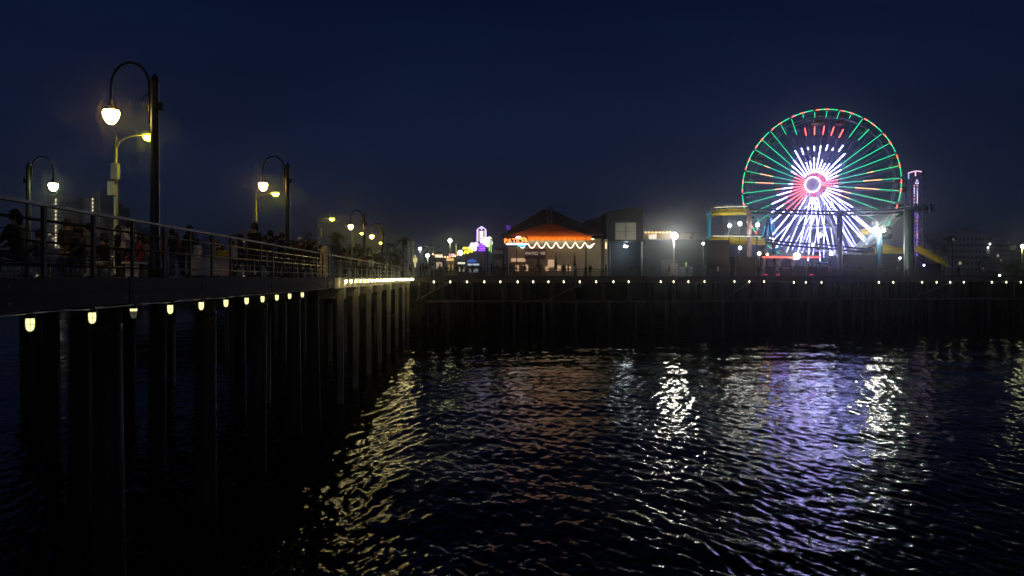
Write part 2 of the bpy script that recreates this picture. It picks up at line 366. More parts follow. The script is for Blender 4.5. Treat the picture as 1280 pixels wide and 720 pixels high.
# ------------------------------------------------------------------ far pier
fa, fb = FE(400), Vector((150, 101+(150+13.6)*.1792, DZ))
fa.x = -60; fa.y = 101+(fa.x+13.6)*.1792
def fdeck(b):
    t = DZ-.012; u = DZ-.4
    P = [(fa.x, fa.y), (fb.x, fb.y), (fb.x+30, 290), (fa.x-30, 290)]
    b.add([(x, y, t) for x, y in P]+[(x, y, u) for x, y in P], [(0, 1, 2, 3), (7, 6, 5, 4), (0, 4, 5, 1), (1, 5, 6, 2), (2, 6, 7, 3), (3, 7, 4, 0)])
B('far_pier_deck', planks, None, fdeck)['kind'] = 'structure'
def fe(x, back=0, z=DZ):  # point on the far pier by world x, set back from its front edge
    return Vector((x-math.sin(FA)*back, 101+(x+13.6)*.1792+back*math.cos(FA), z))
tag(MB().span(fe(-13, -.08, DZ-.3), fe(150, -.08, DZ-.3), .15, .6).build('edge_beam', wood), 'dark fascia beam along the front of the far amusement pier', 'beam')
wal = mat('grey_timber', (.16, .11, .09), .8, 0, .35, 2, .3, (1, 1, 1))
for x0, x1, dz in ((-11, 6.5, 0), (6.6, 30, -.12), (30.2, 52, .03), (52.2, 75, 0)):
    tag(MB().span(fe(x0, -.3, DZ-3.0+dz), fe(x1, -.3, DZ-3.05+dz), .18, .24).build('waling_beam', wal), 'weathered horizontal timber across the piles of the far pier', 'beam', 'waling timbers of the far pier')
fp = thing('timber_pile', 'weathered outer pile standing in the water below the far pier', 'pile', (0, 0, 0), 0, 'front piles of the far pier')
B('shaft', wal, fp, lambda b: b.lathe([(.2, -1), (.2, DZ-3), (.19, DZ-2.85)], n=10), True)
first = True
for px in (560, 643, 680, 720, 762, 795, 833, 869, 903, 938, 974, 1010, 1050, 1095, 1140, 1190, 1235, 1275):
    p = FE(px); p = fe(p.x, -.05, 0)
    if first: fp.location = p; first = False
    else: dup(fp, p)
fq = thing('timber_pile', 'dark tarred pile holding up the far pier in deep shade', 'pile', (0, 0, 0), 0, 'tarred piles of the far pier')
B('shaft', pilem, fq, lambda b: b.lathe([(.24, -1), (.22, DZ-.4)], n=10), True)
first = True
for back in (.8, 4.5, 8.5, 13):
    for x in np.arange(-12, 88, 3.4):
        p = fe(x+random.uniform(-.6, .6)+back*.3, back+random.uniform(-.3, .3), 0)
        if first: fq.location = p; first = False
        else: dup(fq, p)
for px0, px1 in ((520, 560), (686, 730), (905, 938), (1140, 1190)):
    a = fe(FE(px0).x, .2, DZ-2.9); b_ = fe(FE(px1).x, .2, DZ-.7)
    tag(MB().span(a, b_, .1, .22).build('diagonal_brace', wal), 'slanting brace between two outer piles of the far pier', 'brace', 'braces of the far pier')
j3 = None
for px in (510.5, 542, 562.5, 583.5, 605, 625, 646.5, 666, 685, 704, 724, 744.5, 766, 785, 825, 841, 859.5, 879.5, 917, 935.5, 954, 991, 1006, 1025.5, 1097, 1115, 1151, 1169, 1186, 1203, 1238, 1256, 1274):
    p = FE(px); p = fe(p.x, -.28, DZ-.28 - (.12 if px > 980 else 0))
    if j3 is None: j3 = jar_lamp('tiny caged lamp under the front edge of the far pier', jar3_m, p, 'small lamps along the far pier edge', 1.5)
    else: dup(j3, p)
t = thing('pier_railing', 'dark steel railing along the front edge of the far amusement pier', 'railing', fe(-12, .3))
for h, r in ((1.1, .045), (.8, .02), (.5, .02), (.2, .02)):
    B('top_rail' if h > 1 else 'rail', rmetal, t, lambda b: b.tube([fe(-12, .3, DZ+h), fe(90, .3, DZ+h)], r, 6))
for x in np.arange(-12, 90.1, 2.04):
    p = fe(x, .3); B('post', rmetal, t, lambda b: b.box((p.x, p.y, DZ+.54), (.07, .07, 1.08), FA))
    if x < 90: B('mesh_panel', dmetal, t, lambda b: ([b.box((q.x, q.y, DZ+.5), (.035, .03, .9), FA) for q in (fe(x+.12*k, .3) for k in range(1, 17))], b.span(fe(x+.04, .34, DZ+.12), fe(x+2.0, .34, DZ+.12), .03, .22)))

# ------------------------------------------------------------------ ferris wheel
def Fe(name, c, s): return emis('led_'+name, c, s)
LG = Fe('green', (.0, 1, .38), 1.6); LT = Fe('teal', (.0, 1, .55), 1.4); LO = Fe('orange', (1, .5, .22), 4); LR = Fe('red', (1, .1, .07), 6)
LK2 = Fe('hub_fill_coral', (1, .12, .3), 1.5); LW = Fe('white', (.34, .36, 1), 24); LK = Fe('coral', (1, .13, .16), 5); LD = Fe('dim_blue', (.25, .3, 1), .25)
WD = 133.0; hub = W(1024, 233.5, WD); RW = 12.55; HH = hub.z-DZ
spk = {
 2: [(9,28,LK),(28,57,LT),(57,78,LO),(78,98,LG)], 353: [(9,24,LK),(24,29,LW),(29,48,LT),(48,75,LO),(75,97,LG)],
 344: [(9,34,LW),(34,45,LO),(45,96,LG)], 335: [(9,34,LW),(34,46,LO),(46,80,LG)], 326: [(9,54,LW),(60,82,LG)],
 11: [(9,28,LK),(28,63,LT),(63,70,LO),(70,98,LG)], 20: [(9,30,LW),(30,98,LG)], 29: [(9,36,LW),(36,98,LG)],
 38: [(9,40,LW),(40,98,LG)], 47: [(9,52,LW),(74,92,LG)], 56: [(9,32,LW),(50,59,LW),(71,98,LG)],
 65: [(9,30,LW),(48,51,LW),(66,77,LR),(92,97,LG)], 74: [(9,33,LW),(46,53,LW),(66,77,LR),(88,98,LG)],
 83: [(9,51,LW),(66,77,LR),(88,97,LG)], 92: [(9,36,LW),(45,51,LW),(66,77,LR),(89,97,LG)], 101: [(9,32,LW),(48,51,LW),(68,78,LR),(92,97,LG)],
 110: [(9,32,LW),(44,53,LW),(73,97,LG)], 119: [(9,54,LW),(81,97,LG)], 128: [(9,44,LW),(44,98,LG)], 137: [(9,40,LW),(40,98,LG)],
 146: [(9,28,LK),(28,36,LW),(36,98,LG)], 155: [(9,28,LK),(28,66,LT),(66,74,LO),(74,98,LG)], 164: [(9,28,LK),(28,58,LT),(58,76,LO),(76,98,LG)],
 173: [(9,28,LK),(28,33,LW),(33,54,LT),(54,80,LO),(80,98,LG)], 182: [(9,28,LK),(28,42,LW),(42,52,LO),(52,98,LG)],
 191: [(9,30,LK),(30,50,LW),(50,98,LG)], 200: [(9,38,LK),(38,60,LW),(60,98,LG)], 209: [(9,46,LK),(46,66,LW),(66,90,LG)],
 218: [(9,48,LK),(48,80,LW)], 227: [(9,42,LK),(42,90,LW)]}
wt = thing('ferris_wheel', 'huge lit ferris wheel with green, red and white spokes above the pier', 'ferris wheel', (hub.x, hub.y, DZ), R(-35))
def pol(a, r, y): return Vector((r*math.cos(R(a)), y, HH+r*math.sin(R(a))))
YH = 3.1; YR = .95
steel = mat('wheel_steel', (.32, .32, .36), .4, .3, .1, 5)
for side in (-1, 1):
    for k in range(40):
        a = 2+9*k
        b = MB(); b.use(steel); p0 = pol(a, 1.1, side*YH); p1 = pol(a, RW, side*YR); b.tube([p0, p1], .032, 5)
        if side < 0:
            segs = spk.get(a % 360, [(12, 97, LW)])
        else:
            segs = [(20, 92, LW)] if 225 < a % 360 < 325 else [(9, 24, LK2)]  # coral glow added on the rear spokes as pink fill around the hub
        if side < 0 and segs[0][2] is LW: segs = [(9, 16, LK2), (16, segs[0][1], LW)] + segs[1:]  # coral inner ends stand in for the pink glow by the hub
        for r0, r1, m in segs:
            b.use(m)
            gaps = [(r0, r1)]
            if m is LW and 227 < a % 360 < 325 and r1 > 60:      # dark breaks between the LED sticks
                gaps = [(r0, 30), (31.2, 52), (53.2, 74), (75.2, r1)]
            for g0, g1 in gaps:
                q0 = p0.lerp(p1, max(.01, (g0/99*RW-1.1)/(RW-1.1))); q1 = p0.lerp(p1, (g1/99*RW-1.1)/(RW-1.1))
                off = Vector((0, side*.07, 0)); rad = .075 if m in (LW, LR, LK) else .055
                if side > 0: rad = .055
                b.tube([q0+off, q1+off], rad, 4)
        b.build('spoke', None, wt, True)
b = MB(); b.use(steel)
for side in (-1, 1):
    for rr in (RW, RW-1.1): b.tube([pol(a, rr, side*YR) for a in range(0, 361, 6)], .05, 5)
for k in range(40):
    a = 2+9*k; b.tube([pol(a, RW, -YR), pol(a, RW, YR)], .03, 4)
b.build('rim', None, wt, True)
for k in range(20):
    a0 = 2+18*k
    if 236 < a0 < 325: continue
    b = MB()
    for s0, s1, m in ((.9, 3.4, LR), (3.4, 7.5, LG), (7.5, 10.3, LR), (10.3, 16.6, LG)):
        b.use(m)
        # clockwise from each joint: red, green, red, green, gap
        b.tube([pol(a0+18-s, RW+.02, -YR-.08) for s in np.linspace(s0, s1, 4)], .075, 4)
    b.build('rim_light', None, wt, True)
def torus(b, y, r, t, n=32, m=8): b.tube([pol(a, r, y) for a in np.linspace(0, 360, n+1)], t, m, False)
B('hub_ring', Fe('hub', (.9, .78, 1), 4), wt, lambda b: torus(b, -YH-1.0, 1.2, .11), True)
B('hub_face', emis('hub_panel_glow', (.35, .22, .7), .35), wt, lambda b: b.tube([(0, -YH-.98, HH), (0, -YH-.3, HH)], 1.15, 24), True)
B('rear_hub_ring', Fe('rear_hub', (.55, .3, .9), .6), wt, lambda b: torus(b, YH+.2, 1.25, .07), True)
B('axle', steel, wt, lambda b: b.tube([(0, -YH+.1, HH), (0, YH, HH)], .45, 14), True)
for sx in (-1, 1):
    for sy in (-1, 1):
        b = MB(); b.use(white); b.tube([(sx*.3, sy*(YH+.35), HH-.5), (sx*6.2, sy*(YH+1.0), .1)], [.22, .3], 8)
        b.use(LD); b.tube([(sx*.5, sy*(YH+.5)-.3, HH-1.0), (sx*6.2, sy*(YH+1.0)-.36, .5)], .04, 4)
        b.build('support_leg', None, wt, True)
b = MB(); b.use(white)
for z in (4.5, 8.5):
    k = (HH-.3-z)/(HH-.4)*5.9+.3
    for sy in (-1, 1): b.tube([(-k, sy*(YH+.7), z), (k, sy*(YH+.7), z)], .1, 6)
b.build('cross_brace', None, wt, True)
B('loading_platform', navyp, wt, lambda b: (b.box((0, 0, .6), (11, 8, 1.2)), b.box((0, -4.05, 1.25), (11, .05, .9))), True)
# gondolas
gm = [mat('gondola_'+n, c, .5, 0, .1, 5) for n, c in (('red', (.12, .03, .03)), ('yellow', (.16, .12, .04)), ('blue', (.03, .05, .12)), ('green', (.02, .08, .05)))]
gme = []
for m in gm:
    b = MB(); b.use(m); b.lathe([(.15, -2.15), (.75, -2.05), (.9, -1.75), (.92, -1.35), (.88, -1.33), (.8, -1.7)], n=12)
    b.lathe([(1.0, -.55), (.95, -.45), (.5, -.2), (.05, -.1)], n=12)
    b.use(dmetal)
    for a in range(4): b.tube([(.85*math.cos(a*1.571+.4), .85*math.sin(a*1.571+.4), -1.4), (.85*math.cos(a*1.571+.4), .85*math.sin(a*1.571+.4), -.5)], .03, 5)
    b.tube([(0, -.9, 0), (0, .9, 0)], .04, 5); b.tube([(0, 0, -.2), (0, 0, 0)], .05, 5)
    gme.append(b)
for k in range(20):
    o = gme[k % 4].build('gondola', None, wt, True); o.location = pol(2+18*k, RW-.3, 0)

# ------------------------------------------------------------------ roller coaster
ct = thing('roller_coaster', 'yellow roller coaster track on tall columns running around the ferris wheel', 'roller coaster', W(936, HY, 124))
def beam(name, m, pts, w_, h_, par):
    b = MB()
    for p, q in zip(pts[:-1], pts[1:]): b.span(p, q, w_, h_)
    return b.build(name, m, par)
def track(pts, m, par, gauge=1.1, name='track', back=None):
    back = back or (.4 if m is yellow else .16)
    b = MB(); b.use(m)
    pts = [Vector(p) for p in pts]
    off = [Vector((0, -gauge/2, 0)), Vector((0, gauge/2, 0))]
    for o_ in off: b.tube([p+o_ for p in pts], .1, 6)
    b.tube([p-Vector((0, 0, .5)) for p in pts], back, 8)
    for p, q in zip(pts[:-1], pts[1:]):
        n = max(1, int((q-p).length/1.2))
        for i in range(n):
            c = p.lerp(q, i/n); b.span(c+off[0], c+off[1], .1, .1); b.span(c+off[0], c-Vector((0, 0, .5)), .06, .06); b.span(c+off[1], c-Vector((0, 0, .5)), .06, .06)
    return b.build(name, None, par)
def handrail(pts, par, h=1.0, m=gmetal):
    b = MB(); pts = [Vector(p) for p in pts]
    for dz in (h*.5, h): b.tube([p+Vector((0, 0, dz)) for p in pts], .03, 5)
    for p, q in zip(pts[:-1], pts[1:]):
        n = max(1, int((q-p).length/1.4))
        for i in range(n): c = p.lerp(q, i/n); b.tube([c, c+Vector((0, 0, h))], .03, 4)
    return b.build('handrail', m, par)
tu = [W(884, 268, 128), W(889, 264.5, 125), W(900, 262.5, 123), W(935, 261.5, 123)]
track(tu, yellow, ct); handrail([p+Vector((0, -.9, 0)) for p in tu], ct, .7)
tl = [W(888, 297, 123), W(905, 298, 122), W(935, 298.5, 122), W(955, 299, 123)]
track(tl, yellow, ct); handrail([p+Vector((0, -1, 0)) for p in tl], ct, .7)
for l_, pts_ in (('upper', [W(893, 259.5, 121.5), W(912, 258.5, 121.3), W(934, 258, 121.3)]), ('lower', [W(891, 295, 120.9), W(934, 295.5, 120.8), W(952, 295.5, 120.8)])):
    B('rail_highlight', emis('rail_highlight_glow', (1, .85, .6), 1.8), ct, lambda b: b.tube(pts_, .035, 5))  # glowing strip added as the handrail highlight, brightens the yellow track
tm = [W(935, 262, 123), W(985, 263, 121), W(1049, 264.5, 120), W(1100, 264, 121), W(1134, 260, 122)]
track(tm, navyp, ct); handrail([p+Vector((0, -1, 0)) for p in tm], ct, .7, dmetal)
track([W(955, 299, 123), W(985, 303, 122), W(1030, 306, 121), W(1080, 311, 121)], navyp, ct)
palegr = mat('pale_green_steel', (.4, .5, .42), .4, .2, .1, 5)
track([W(1136, 258, 124), W(1128, 259, 124), W(1117, 266.5, 124), W(1096, 286, 124.5), W(1073, 308, 125), W(1062, 314, 125)], palegr, ct, 1.5)
track([W(1136, 262, 128), W(1124, 269, 128), W(1108, 284, 128), W(1083, 306, 128)], palegr, ct, 1.2)
track([W(1078, 287, 132), W(1092, 286, 132)], yellow, ct)
track([W(1093, 309, 127), W(1112, 313, 126), W(1131, 309, 126)], yellow, ct)
track([W(1098, 305, 129), W(1131, 312, 129)], yellow, ct)
tr = [W(1146, 308, 127), W(1160, 315, 127), W(1172, 322, 127), W(1184, 328.5, 127)]
track(tr, yellow, ct, .8); handrail(tr, ct, .8, white)
def col(px, top, wpx, m, d, bot=HY, lab=None):
    a = W(px, top, d); r = wpx/2/F*d
    o = B('column', m, ct, lambda b: (b.lathe([(r*1.15, DZ), (r*1.15, DZ+.3), (r, DZ+.4), (r, a.z)], (a.x, a.y, 0), 12), b.box((a.x, a.y, a.z-.1), (r*3.2, r*2.6, .2))))
    if lab: o['label'] = lab
col(886, 266, 5.2, bluep, 124, lab='bright blue column'); col(936.5, 263, 6, pinkp, 121.5, lab='dusty pink column'); col(1049.5, 266, 7, purplep, 118.5, lab='dark purple column')
col(1136.5, 262, 12, greenp, 120.5, lab='thick dark green column'); col(905, 266, 2, pinkp, 126); col(1130.5, 262, 1.5, gmetal, 119.5); col(958, 300, 2.2, gmetal, 124)
# coaster train
ctt = thing('coaster_train', 'small dark coaster train on the upper yellow track', 'coaster train', W(903, 262, 123))
for i in range(3):
    p = W(897+i*7, 260.6, 123)
    B('car', mat('train_dark', (.05, .04, .05), .4, 0, .1, 4), ctt, lambda b: (b.prism([(p.x-.38, p.z), (p.x-.3, p.z-.25), (p.x+.35, p.z-.25), (p.x+.4, p.z+.1), (p.x+.2, p.z+.15), (p.x+.15, p.z-.02), (p.x-.1, p.z-.02), (p.x-.2, p.z+.35), (p.x-.38, p.z+.35)], p.y-.5, p.y+.5)))

# ------------------------------------------------------------------ drop tower, swing ride, red canopy ride
dt = thing('drop_tower', 'slim drop ride tower with violet light strips right of the ferris wheel', 'drop tower', W(1143.5, HY, 131))
def dtower(b):
    c = W(1143, 0, 131)
    z1 = W(0, 214, 131).z
    for sx in (-.9, .9):
        for sy in (-.9, .9): b.tube([(c.x+sx, c.y+sy, DZ), (c.x+sx, c.y+sy, z1)], .1, 6)
    z = DZ; i = 0
    while z < z1-1:
        for (a, e) in (((-.9, -.9), (.9, -.9)), ((.9, -.9), (.9, .9)), ((.9, .9), (-.9, .9)), ((-.9, .9), (-.9, -.9))):
            b.tube([(c.x+a[0], c.y+a[1], z), (c.x+e[0], c.y+e[1], z+1.2)], .04, 4); b.tube([(c.x+a[0], c.y+a[1], z+1.2), (c.x+e[0], c.y+e[1], z+1.2)], .04, 4)
        z += 1.2; i += 1
B('lattice_mast', mat('mast_violet', (.14, .1, .22), .5, .2, .1, 4), dt, dtower)
LV = Fe('violet', (.3, .15, 1), 1.8); LP = Fe('pink', (1, .5, .75), 1.6); LB = Fe('amber', (1, .5, .3), 1.8); LL = Fe('lilac', (.7, .6, 1), 1.8)
for xo in (1143.0, 1146.5):
    b = MB(); z = 232; k = 0
    while z < 320:
        m = (LL if z < 262 else LV) if k % 4 else (LP if z < 262 else LB)
        b.use(m); p = W(xo+random.uniform(-.2, .2), z, 129.8); ln = random.choice((.25, .4, .55)); b.box(p, (.09, .08, ln)); z += 4.2; k += 1
        if 255 < z < 268: z = 268
    b.build('light_strip', None, dt)
b = MB()
for i, z in enumerate(np.arange(278, 320, 2.2)):
    b.use(LB if (i//3) % 2 else LV); b.box(W(1140, z, 129.8), (.16, .08, .27))
b.build('side_light_strip', None, dt)
def capf(b):
    b.use(LP); pts = [W(1135+x, 216.5-2.6*math.sin((x)/17*math.pi*.75), 129.6) for x in np.linspace(0, 17, 9)]; b.tube(pts, .09, 5)
    b.tube([W(1144.5, 214, 129.6), W(1144.5, 220, 129.6)], .1, 5)
    b.use(Fe('sky', (.3, .6, 1), 1.2)); b.box(W(1135.8, 220.5, 129.7), (.16, .08, .8))
B('top_light_arc', None, dt, capf)
b = MB(); b.use(LL); a, c, e = W(1144, 225.5, 129.6), W(1145.6, 229.5, 129.6), W(1148.2, 229.5, 129.6)
q = W(1146.3, 224.3, 129.6); b.tube([W(1144.3, 229.5, 129.6), q, W(1148.3, 229.5, 129.6), W(1144.3, 229.5, 129.6)], .07, 4); b.build('triangle_light', None, dt)
def ring(b):
    c = W(1146, 262, 131)
    b.tube([(c.x+2.0*math.cos(a), c.y+2.0*math.sin(a), c.z) for a in np.linspace(0, math.tau, 21)], .3, 8, False)
    for k in range(12):
        a = k*math.tau/12; p = Vector((c.x+2.3*math.cos(a), c.y+2.3*math.sin(a), c.z)); b.box(p, (.5, .5, .9), a); b.box(p+Vector((0, 0, .6)), (.2, .4, .4), a)
B('seat_ring', navyp, dt, ring)
st = thing('swing_ride', 'blue lit A-frame of a swinging ride at lower left of the ferris wheel', 'ride', W(962, HY, 127))
LC = Fe('cyan', (.02, .45, 1), 1.6)
b = MB(); b.use(LC)
for px0, px1 in ((961, 953), (962, 959), (963, 966), (964, 971)):
    b.tube([W(px0, 272, 127), W(px1, 295, 127)], .05, 5)
b.use(navyp)
for px0, px1, dd in ((960, 948, 124), (960, 972, 124), (962, 949, 130), (962, 973, 130)): b.tube([W(px0, 272, 127), W(px1, HY, dd)], .14, 6)
b.build('a_frame', None, st)
bt = B('gondola_boat', bluep, st, lambda b: b.prism([(W(x, 0, 127).x, W(0, z, 127).z) for x, z in ((950, 309), (954, 315), (968, 315), (973, 309), (968, 311.5), (955, 311.5))], 126, 128))
rt = thing('canopy_ride', 'low ride with a glowing red rim line under the ferris wheel', 'ride', W(988, HY, 118))
B('red_rim', Fe('rim_red', (1, .06, .04), 3.5), rt, lambda b: (b.tube([W(953, 321.5, 118), W(988, 321.5, 117.4), W(1026, 321.5, 118)], .1, 5)))
def canopy(b):
    n = 12; c = W(989, 320, 122); tp = W(989, 314, 122)
    vs = [(c.x+4.6*math.cos(k*math.tau/n), c.y+4*math.sin(k*math.tau/n), c.z-.1) for k in range(n)]+[tuple(tp)]
    b.add(vs, [(k, (k+1) % n, n) for k in range(n)]+[tuple(reversed(range(n)))])
B('canopy', mat('ride_canvas', (.3, .3, .34), .8, 0, .15, 3), rt, canopy)
for px in (955, 972, 990, 1008, 1024):
    B('post', gmetal, rt, lambda b: b.tube([W(px, HY, 118.6), W(px, 321, 118.6)], .07, 6))
B('counter', navyp, rt, lambda b: b.box(W(989, 340, 119.5), (8, .8, 1.6)))
for px, m, l in ((957.5, 'left', 'pair of tiny red lights low under the left end of the red rimmed ride'), (971.5, 'mid', 'brightest tiny red sign light below the red rimmed ride'), (1014, 'r', 'tiny red lights low at the right end of the red rimmed ride')):
    o = thing('red_sign_light', l, 'sign light', W(px, HY, 112)); B('stand', dmetal, o, lambda b: b.box(W(px, 345.5, 112), (.12, .12, .4)))
    B('light', Fe('sign_red', (1, .02, .06), 3), o, lambda b: (b.box(W(px-1.2, 343.3, 111.9), (.16, .05, .1)), b.box(W(px+1, 343.3, 111.9), (.26, .05, .14))))

# ------------------------------------------------------------------ pole lights
def pole_light(label, px, py, d, r, m, pm=gmetal, pr_=.07, base=HY, name='pole_light', grp='lights on poles at the amusement pier'):
    p = W(px, py, d); t = thing(name, label, 'light', (p.x, p.y+.3, DZ), 0, grp)
    B('pole', pm, t, lambda b: b.tube([(0, 0, 0), (0, 0, p.z-DZ-.05)], pr_, 8), True)
    B('head', dmetal, t, lambda b: b.tube([(0, -.02, p.z-DZ), (0, -.3+r*.7, p.z-DZ)], [r*.5, r*.85], 12), True)
    B('bulb', m, t, lambda b: b.ball((0, -.3, p.z-DZ), r, 12), True)
    return t
pole_light('dazzling white floodlight on a pole above the long dark building', 843, 295, 113, .42, emis('main_flood_glow', (1, .98, .8), 210))
t = thing('twin_floodlight', 'pair of dazzling white floodlights on a blue pole under the coaster drop', 'light', W(1099, HY, 121))
B('pole', mat('deep_blue_paint', (.015, .1, .2), .5, 0, .15, 5), t, lambda b: b.lathe([(.5, DZ), (.45, DZ+3), (.36, W(0, 287, 121).z)], (W(1099, 0, 121).x, 121, 0), 12))
B('bulb', emis('main_flood_glow', (1, .98, .8), 210), t, lambda b: b.ball(W(1094.5, 287.5, 119.8), .38)); B('bulb', emis('softer_flood', (1, .97, .8), 200), t, lambda b: b.ball(W(1104.5, 287.5, 119.8), .2))
B('crossbar', gmetal, t, lambda b: b.tube([W(1092, 289.8, 120), W(1107, 289.8, 120)], .06, 6))
for l, px, py, d, r, m in (
    ('white light on a bent pole between the two yellow tracks, left one', 912, 282, 120.6, .2, bulbw2), ('taller white light on a pole between the two yellow tracks', 925, 279.5, 120.6, .25, bulbw2),
    ('white light just right of the dusty pink coaster column', 947, 281, 120.6, .26, bulbw2), ('pale green white light low beside the swing ride', 966, 300, 126, .28, bulbw),
    ('white light on a dark pole in front of the lower wheel spokes', 1025, 294, 117, .28, floodw), ('round globe light left of the dark pole at the wheel', 1016, 306, 119, .2, bulbw),
    ('white light low to the right of the wheel platform', 1039, 317, 119, .26, bulbw), ('big white green light glowing over the red rimmed ride', 996, 320, 116, .5, emis('kiosk_glow', (.8, 1, .9), 12)),
    ('warm light at the foot of the swing ride', 949, 317, 118, .25, emis('warm_bulb_glow', (1, .9, .6), 12)), ('small orange light above the left end of the red rim', 959, 318, 117, .17, bulbo),
    ('white light below the lower yellow track', 925, 310, 120, .22, bulbw), ('small white light low before the dark blocks right of the wheel', 1125, 322.5, 118, .13, bulbw),
    ('small cool light on a thin pole above the long dark building end', 879, 304.5, 115, .16, bulbw), ('globe lamp on a thin dark pole left of the neon signs', 562.5, 301, 140, .33, globe2_m),
    ('bright white light in front of the dark tree', 534.5, 319.5, 140, .3, bulbw), ('pale lamp left of the dark tree', 525, 311, 150, .25, bulbw),
    ('warm bright lamp at the far right edge of the pier', 1279, 308, 122, .3, globe2_m), ('faint upper lamp in front of the pale hotel', 1237.5, 305, 240, .2, bulbw),
    ('faint lower lamp in front of the pale hotel', 1235, 309.5, 240, .18, bulbw), ('small light near the railing at the far right', 1249.5, 344.5, 121, .14, bulbw),
    ('small violet lamp by the pier railing right of the green column', 1155, 331.5, 121, .14, Fe('violet_bulb', (.6, .5, 1), 12))):
    pole_light(l, px, py, d, r, m, pm=dmetal if d < 122 else gmetal)

# ------------------------------------------------------------------ restaurant
rd = 118.0
rs = thing('restaurant', 'patio restaurant with dark pyramid roof and glowing orange awning', 'restaurant', W(690, HY, rd))
wallm = mat('cream_wall', (.5, .45, .3), .8, 0, .12, 1.5, .1)
roofm = mat('dark_shingles', (.07, .045, .04), .8, 0, .4, 6, .4)
def rX(px, d=rd): return W(px, 0, d).x
def rZ(py, d=rd): return W(0, py, d).z
B('wall', wallm, rs, lambda b: b.box(((rX(633)+rX(752))/2, rd+5, (DZ+rZ(298))/2), (rX(752)-rX(633), 8, rZ(298)-DZ)))
def hip(b):
    x0, x1 = rX(626), rX(756); y0, y1 = rd-1.5, rd+11; z0 = rZ(294); z1 = rZ(258.5); xa, xb = rX(681), rX(691); ym = rd+4.7
    b.add([(x0, y0, z0), (x1, y0, z0), (x1, y1, z0), (x0, y1, z0), (xa, ym, z1), (xb, ym, z1)], [(0, 1, 5, 4), (1, 2, 5), (2, 3, 4, 5), (3, 0, 4), (3, 2, 1, 0)])
rf = B('roof', roofm, rs, hip)
B('skylight', mat('skylight_frame', (.3, .32, .36), .3, .4, .2, 5), rf, lambda b: [b.span(W(px, 278, rd+.9), W(px2, 259.5, rd+4.4), .35, .1) for px, px2 in ((684, 684.3), (690, 688.3))]) if False else None
o = B('skylight', mat('skylight_frame', (.3, .32, .36), .3, .4, .2, 5), None, lambda b: [b.span(W(px, 279, rd+1.0)+Vector((0, -.3, .1)), W(px, 260, rd+4.0)+Vector((0, -.3, .1)), .3, .08) for px in (684.5, 689)])
o.parent = rs; o.location = -rs.location
def translucent(m, col, f=.6):
    nt = m.node_tree; b = nt.nodes['Principled BSDF']; t = nt.nodes.new('ShaderNodeBsdfTranslucent'); t.inputs[0].default_value = (*col, 1)
    x = nt.nodes.new('ShaderNodeMixShader'); x.inputs[0].default_value = f; nt.links.new(b.outputs[0], x.inputs[1]); nt.links.new(t.outputs[0], x.inputs[2]); nt.links.new(x.outputs[0], nt.nodes['Material Output'].inputs[0]); return m
oranget = translucent(mat('orange_canvas', (.75, .16, .03), .8, 0, .1, 2), (.6, .12, .02), .5)
def awn(b):
    z0, z1, yf = rZ(295.5, rd-4), rZ(280, rd-1.2), rd-4
    x0, x1 = rX(632, yf), rX(741, yf); xm0, xm1 = rX(680, rd-1.2), rX(692, rd-1.2)
    b.add([(x0, yf, z0), (x1, yf, z0), (xm1, rd-1.2, z1), (xm0, rd-1.2, z1), (x0, rd-1, z0), (x1, rd-1, z0)], [(0, 1, 2, 3), (0, 3, 4), (1, 5, 2)])
B('awning', oranget, rs, awn)
B('valance', translucent(mat('bright_orange_canvas', (.9, .25, .03), .8, 0, .08, 2), (1, .3, .03), .75), rs, lambda b: [b.quad(*[(rX(a+da, rd-4), rd-4.03, rZ(zz, rd-4)) for da, zz in ((0, 301.2), (6.5, 301.2), (6.5, 295.6), (0, 295.6))]) for a in np.arange(632, 738, 6.7)])
def garland(b):
    y = rd-4.25; pts = []
    for i in range(8):
        for t_ in np.linspace(0, 1, 9)[:-1]:
            px = 647+i*12+t_*12; py = 302.8 + 7.4*(1-(2*min(1, t_*1.12)-1.12)**2 if t_ > .06 else 0)
            pts.append(W(px, min(py, 310), y))
    b.tube(pts, .048, 5)
ro = B('rope_light', emis('rope_light_glow', (1, .78, .62), 4), rs, garland)
B('rope_light', emis('rope_light_glow', (1, .78, .62), 4), rs, lambda b: b.tube([W(px, py, rd-4.2) for px, py in ((734, 308), (738, 307.5), (743, 304.5))], .055, 5))
# unseen warm strip added under the awning to light the orange canvas
B('soffit_fill', emis('soffit_fill_glow', (1, .7, .3), 7), rs, lambda b: b.box(((rX(640)+rX(742))/2, rd-3.75, DZ+5.46), (11.3, .14, .1)))
B('fill_shield', dmetal, rs, lambda b: b.box(((rX(640)+rX(742))/2, rd-3.7, DZ+5.36), (11.6, .4, .05)))  # shield added under the strip to keep its light off the water
B('soffit_fill', emis('wall_fill_glow', (1, .8, .5), 4), rs, lambda b: b.box(((rX(640)+rX(742))/2, rd+.7, DZ+5.45), (10.5, .15, .08)))  # second unseen strip, added to brighten the wall
B('door_opening', mat('lit_interior_frame', (.35, .25, .15), .6, 0, .2, 2), rs, lambda b: b.box(((rX(640)+rX(668))/2, rd+.95, DZ+1.3), (rX(668)-rX(640), .1, 2.6)))
B('serving_window', emis('interior_glow', (1, .62, .35), .55), rs, lambda b: [b.box((rX(px, rd), rd+.86, DZ+z), (w_, .04, h_)) for px, z, w_, h_ in ((648, 2.6, 2.1, .5), (657, 1.45, .8, .9), (646.5, 1.4, .5, .9), (689, 2.1, .9, 1.1), (699, 1.4, .6, .7), (684, 1.3, .5, .6), (711, 1.35, .7, .7))])
for px in (634, 732.5):
    B('awning_post', dmetal, rs, lambda b: b.tube([W(px, HY, rd-3.8), W(px, 294, rd-3.8)], .1, 8))
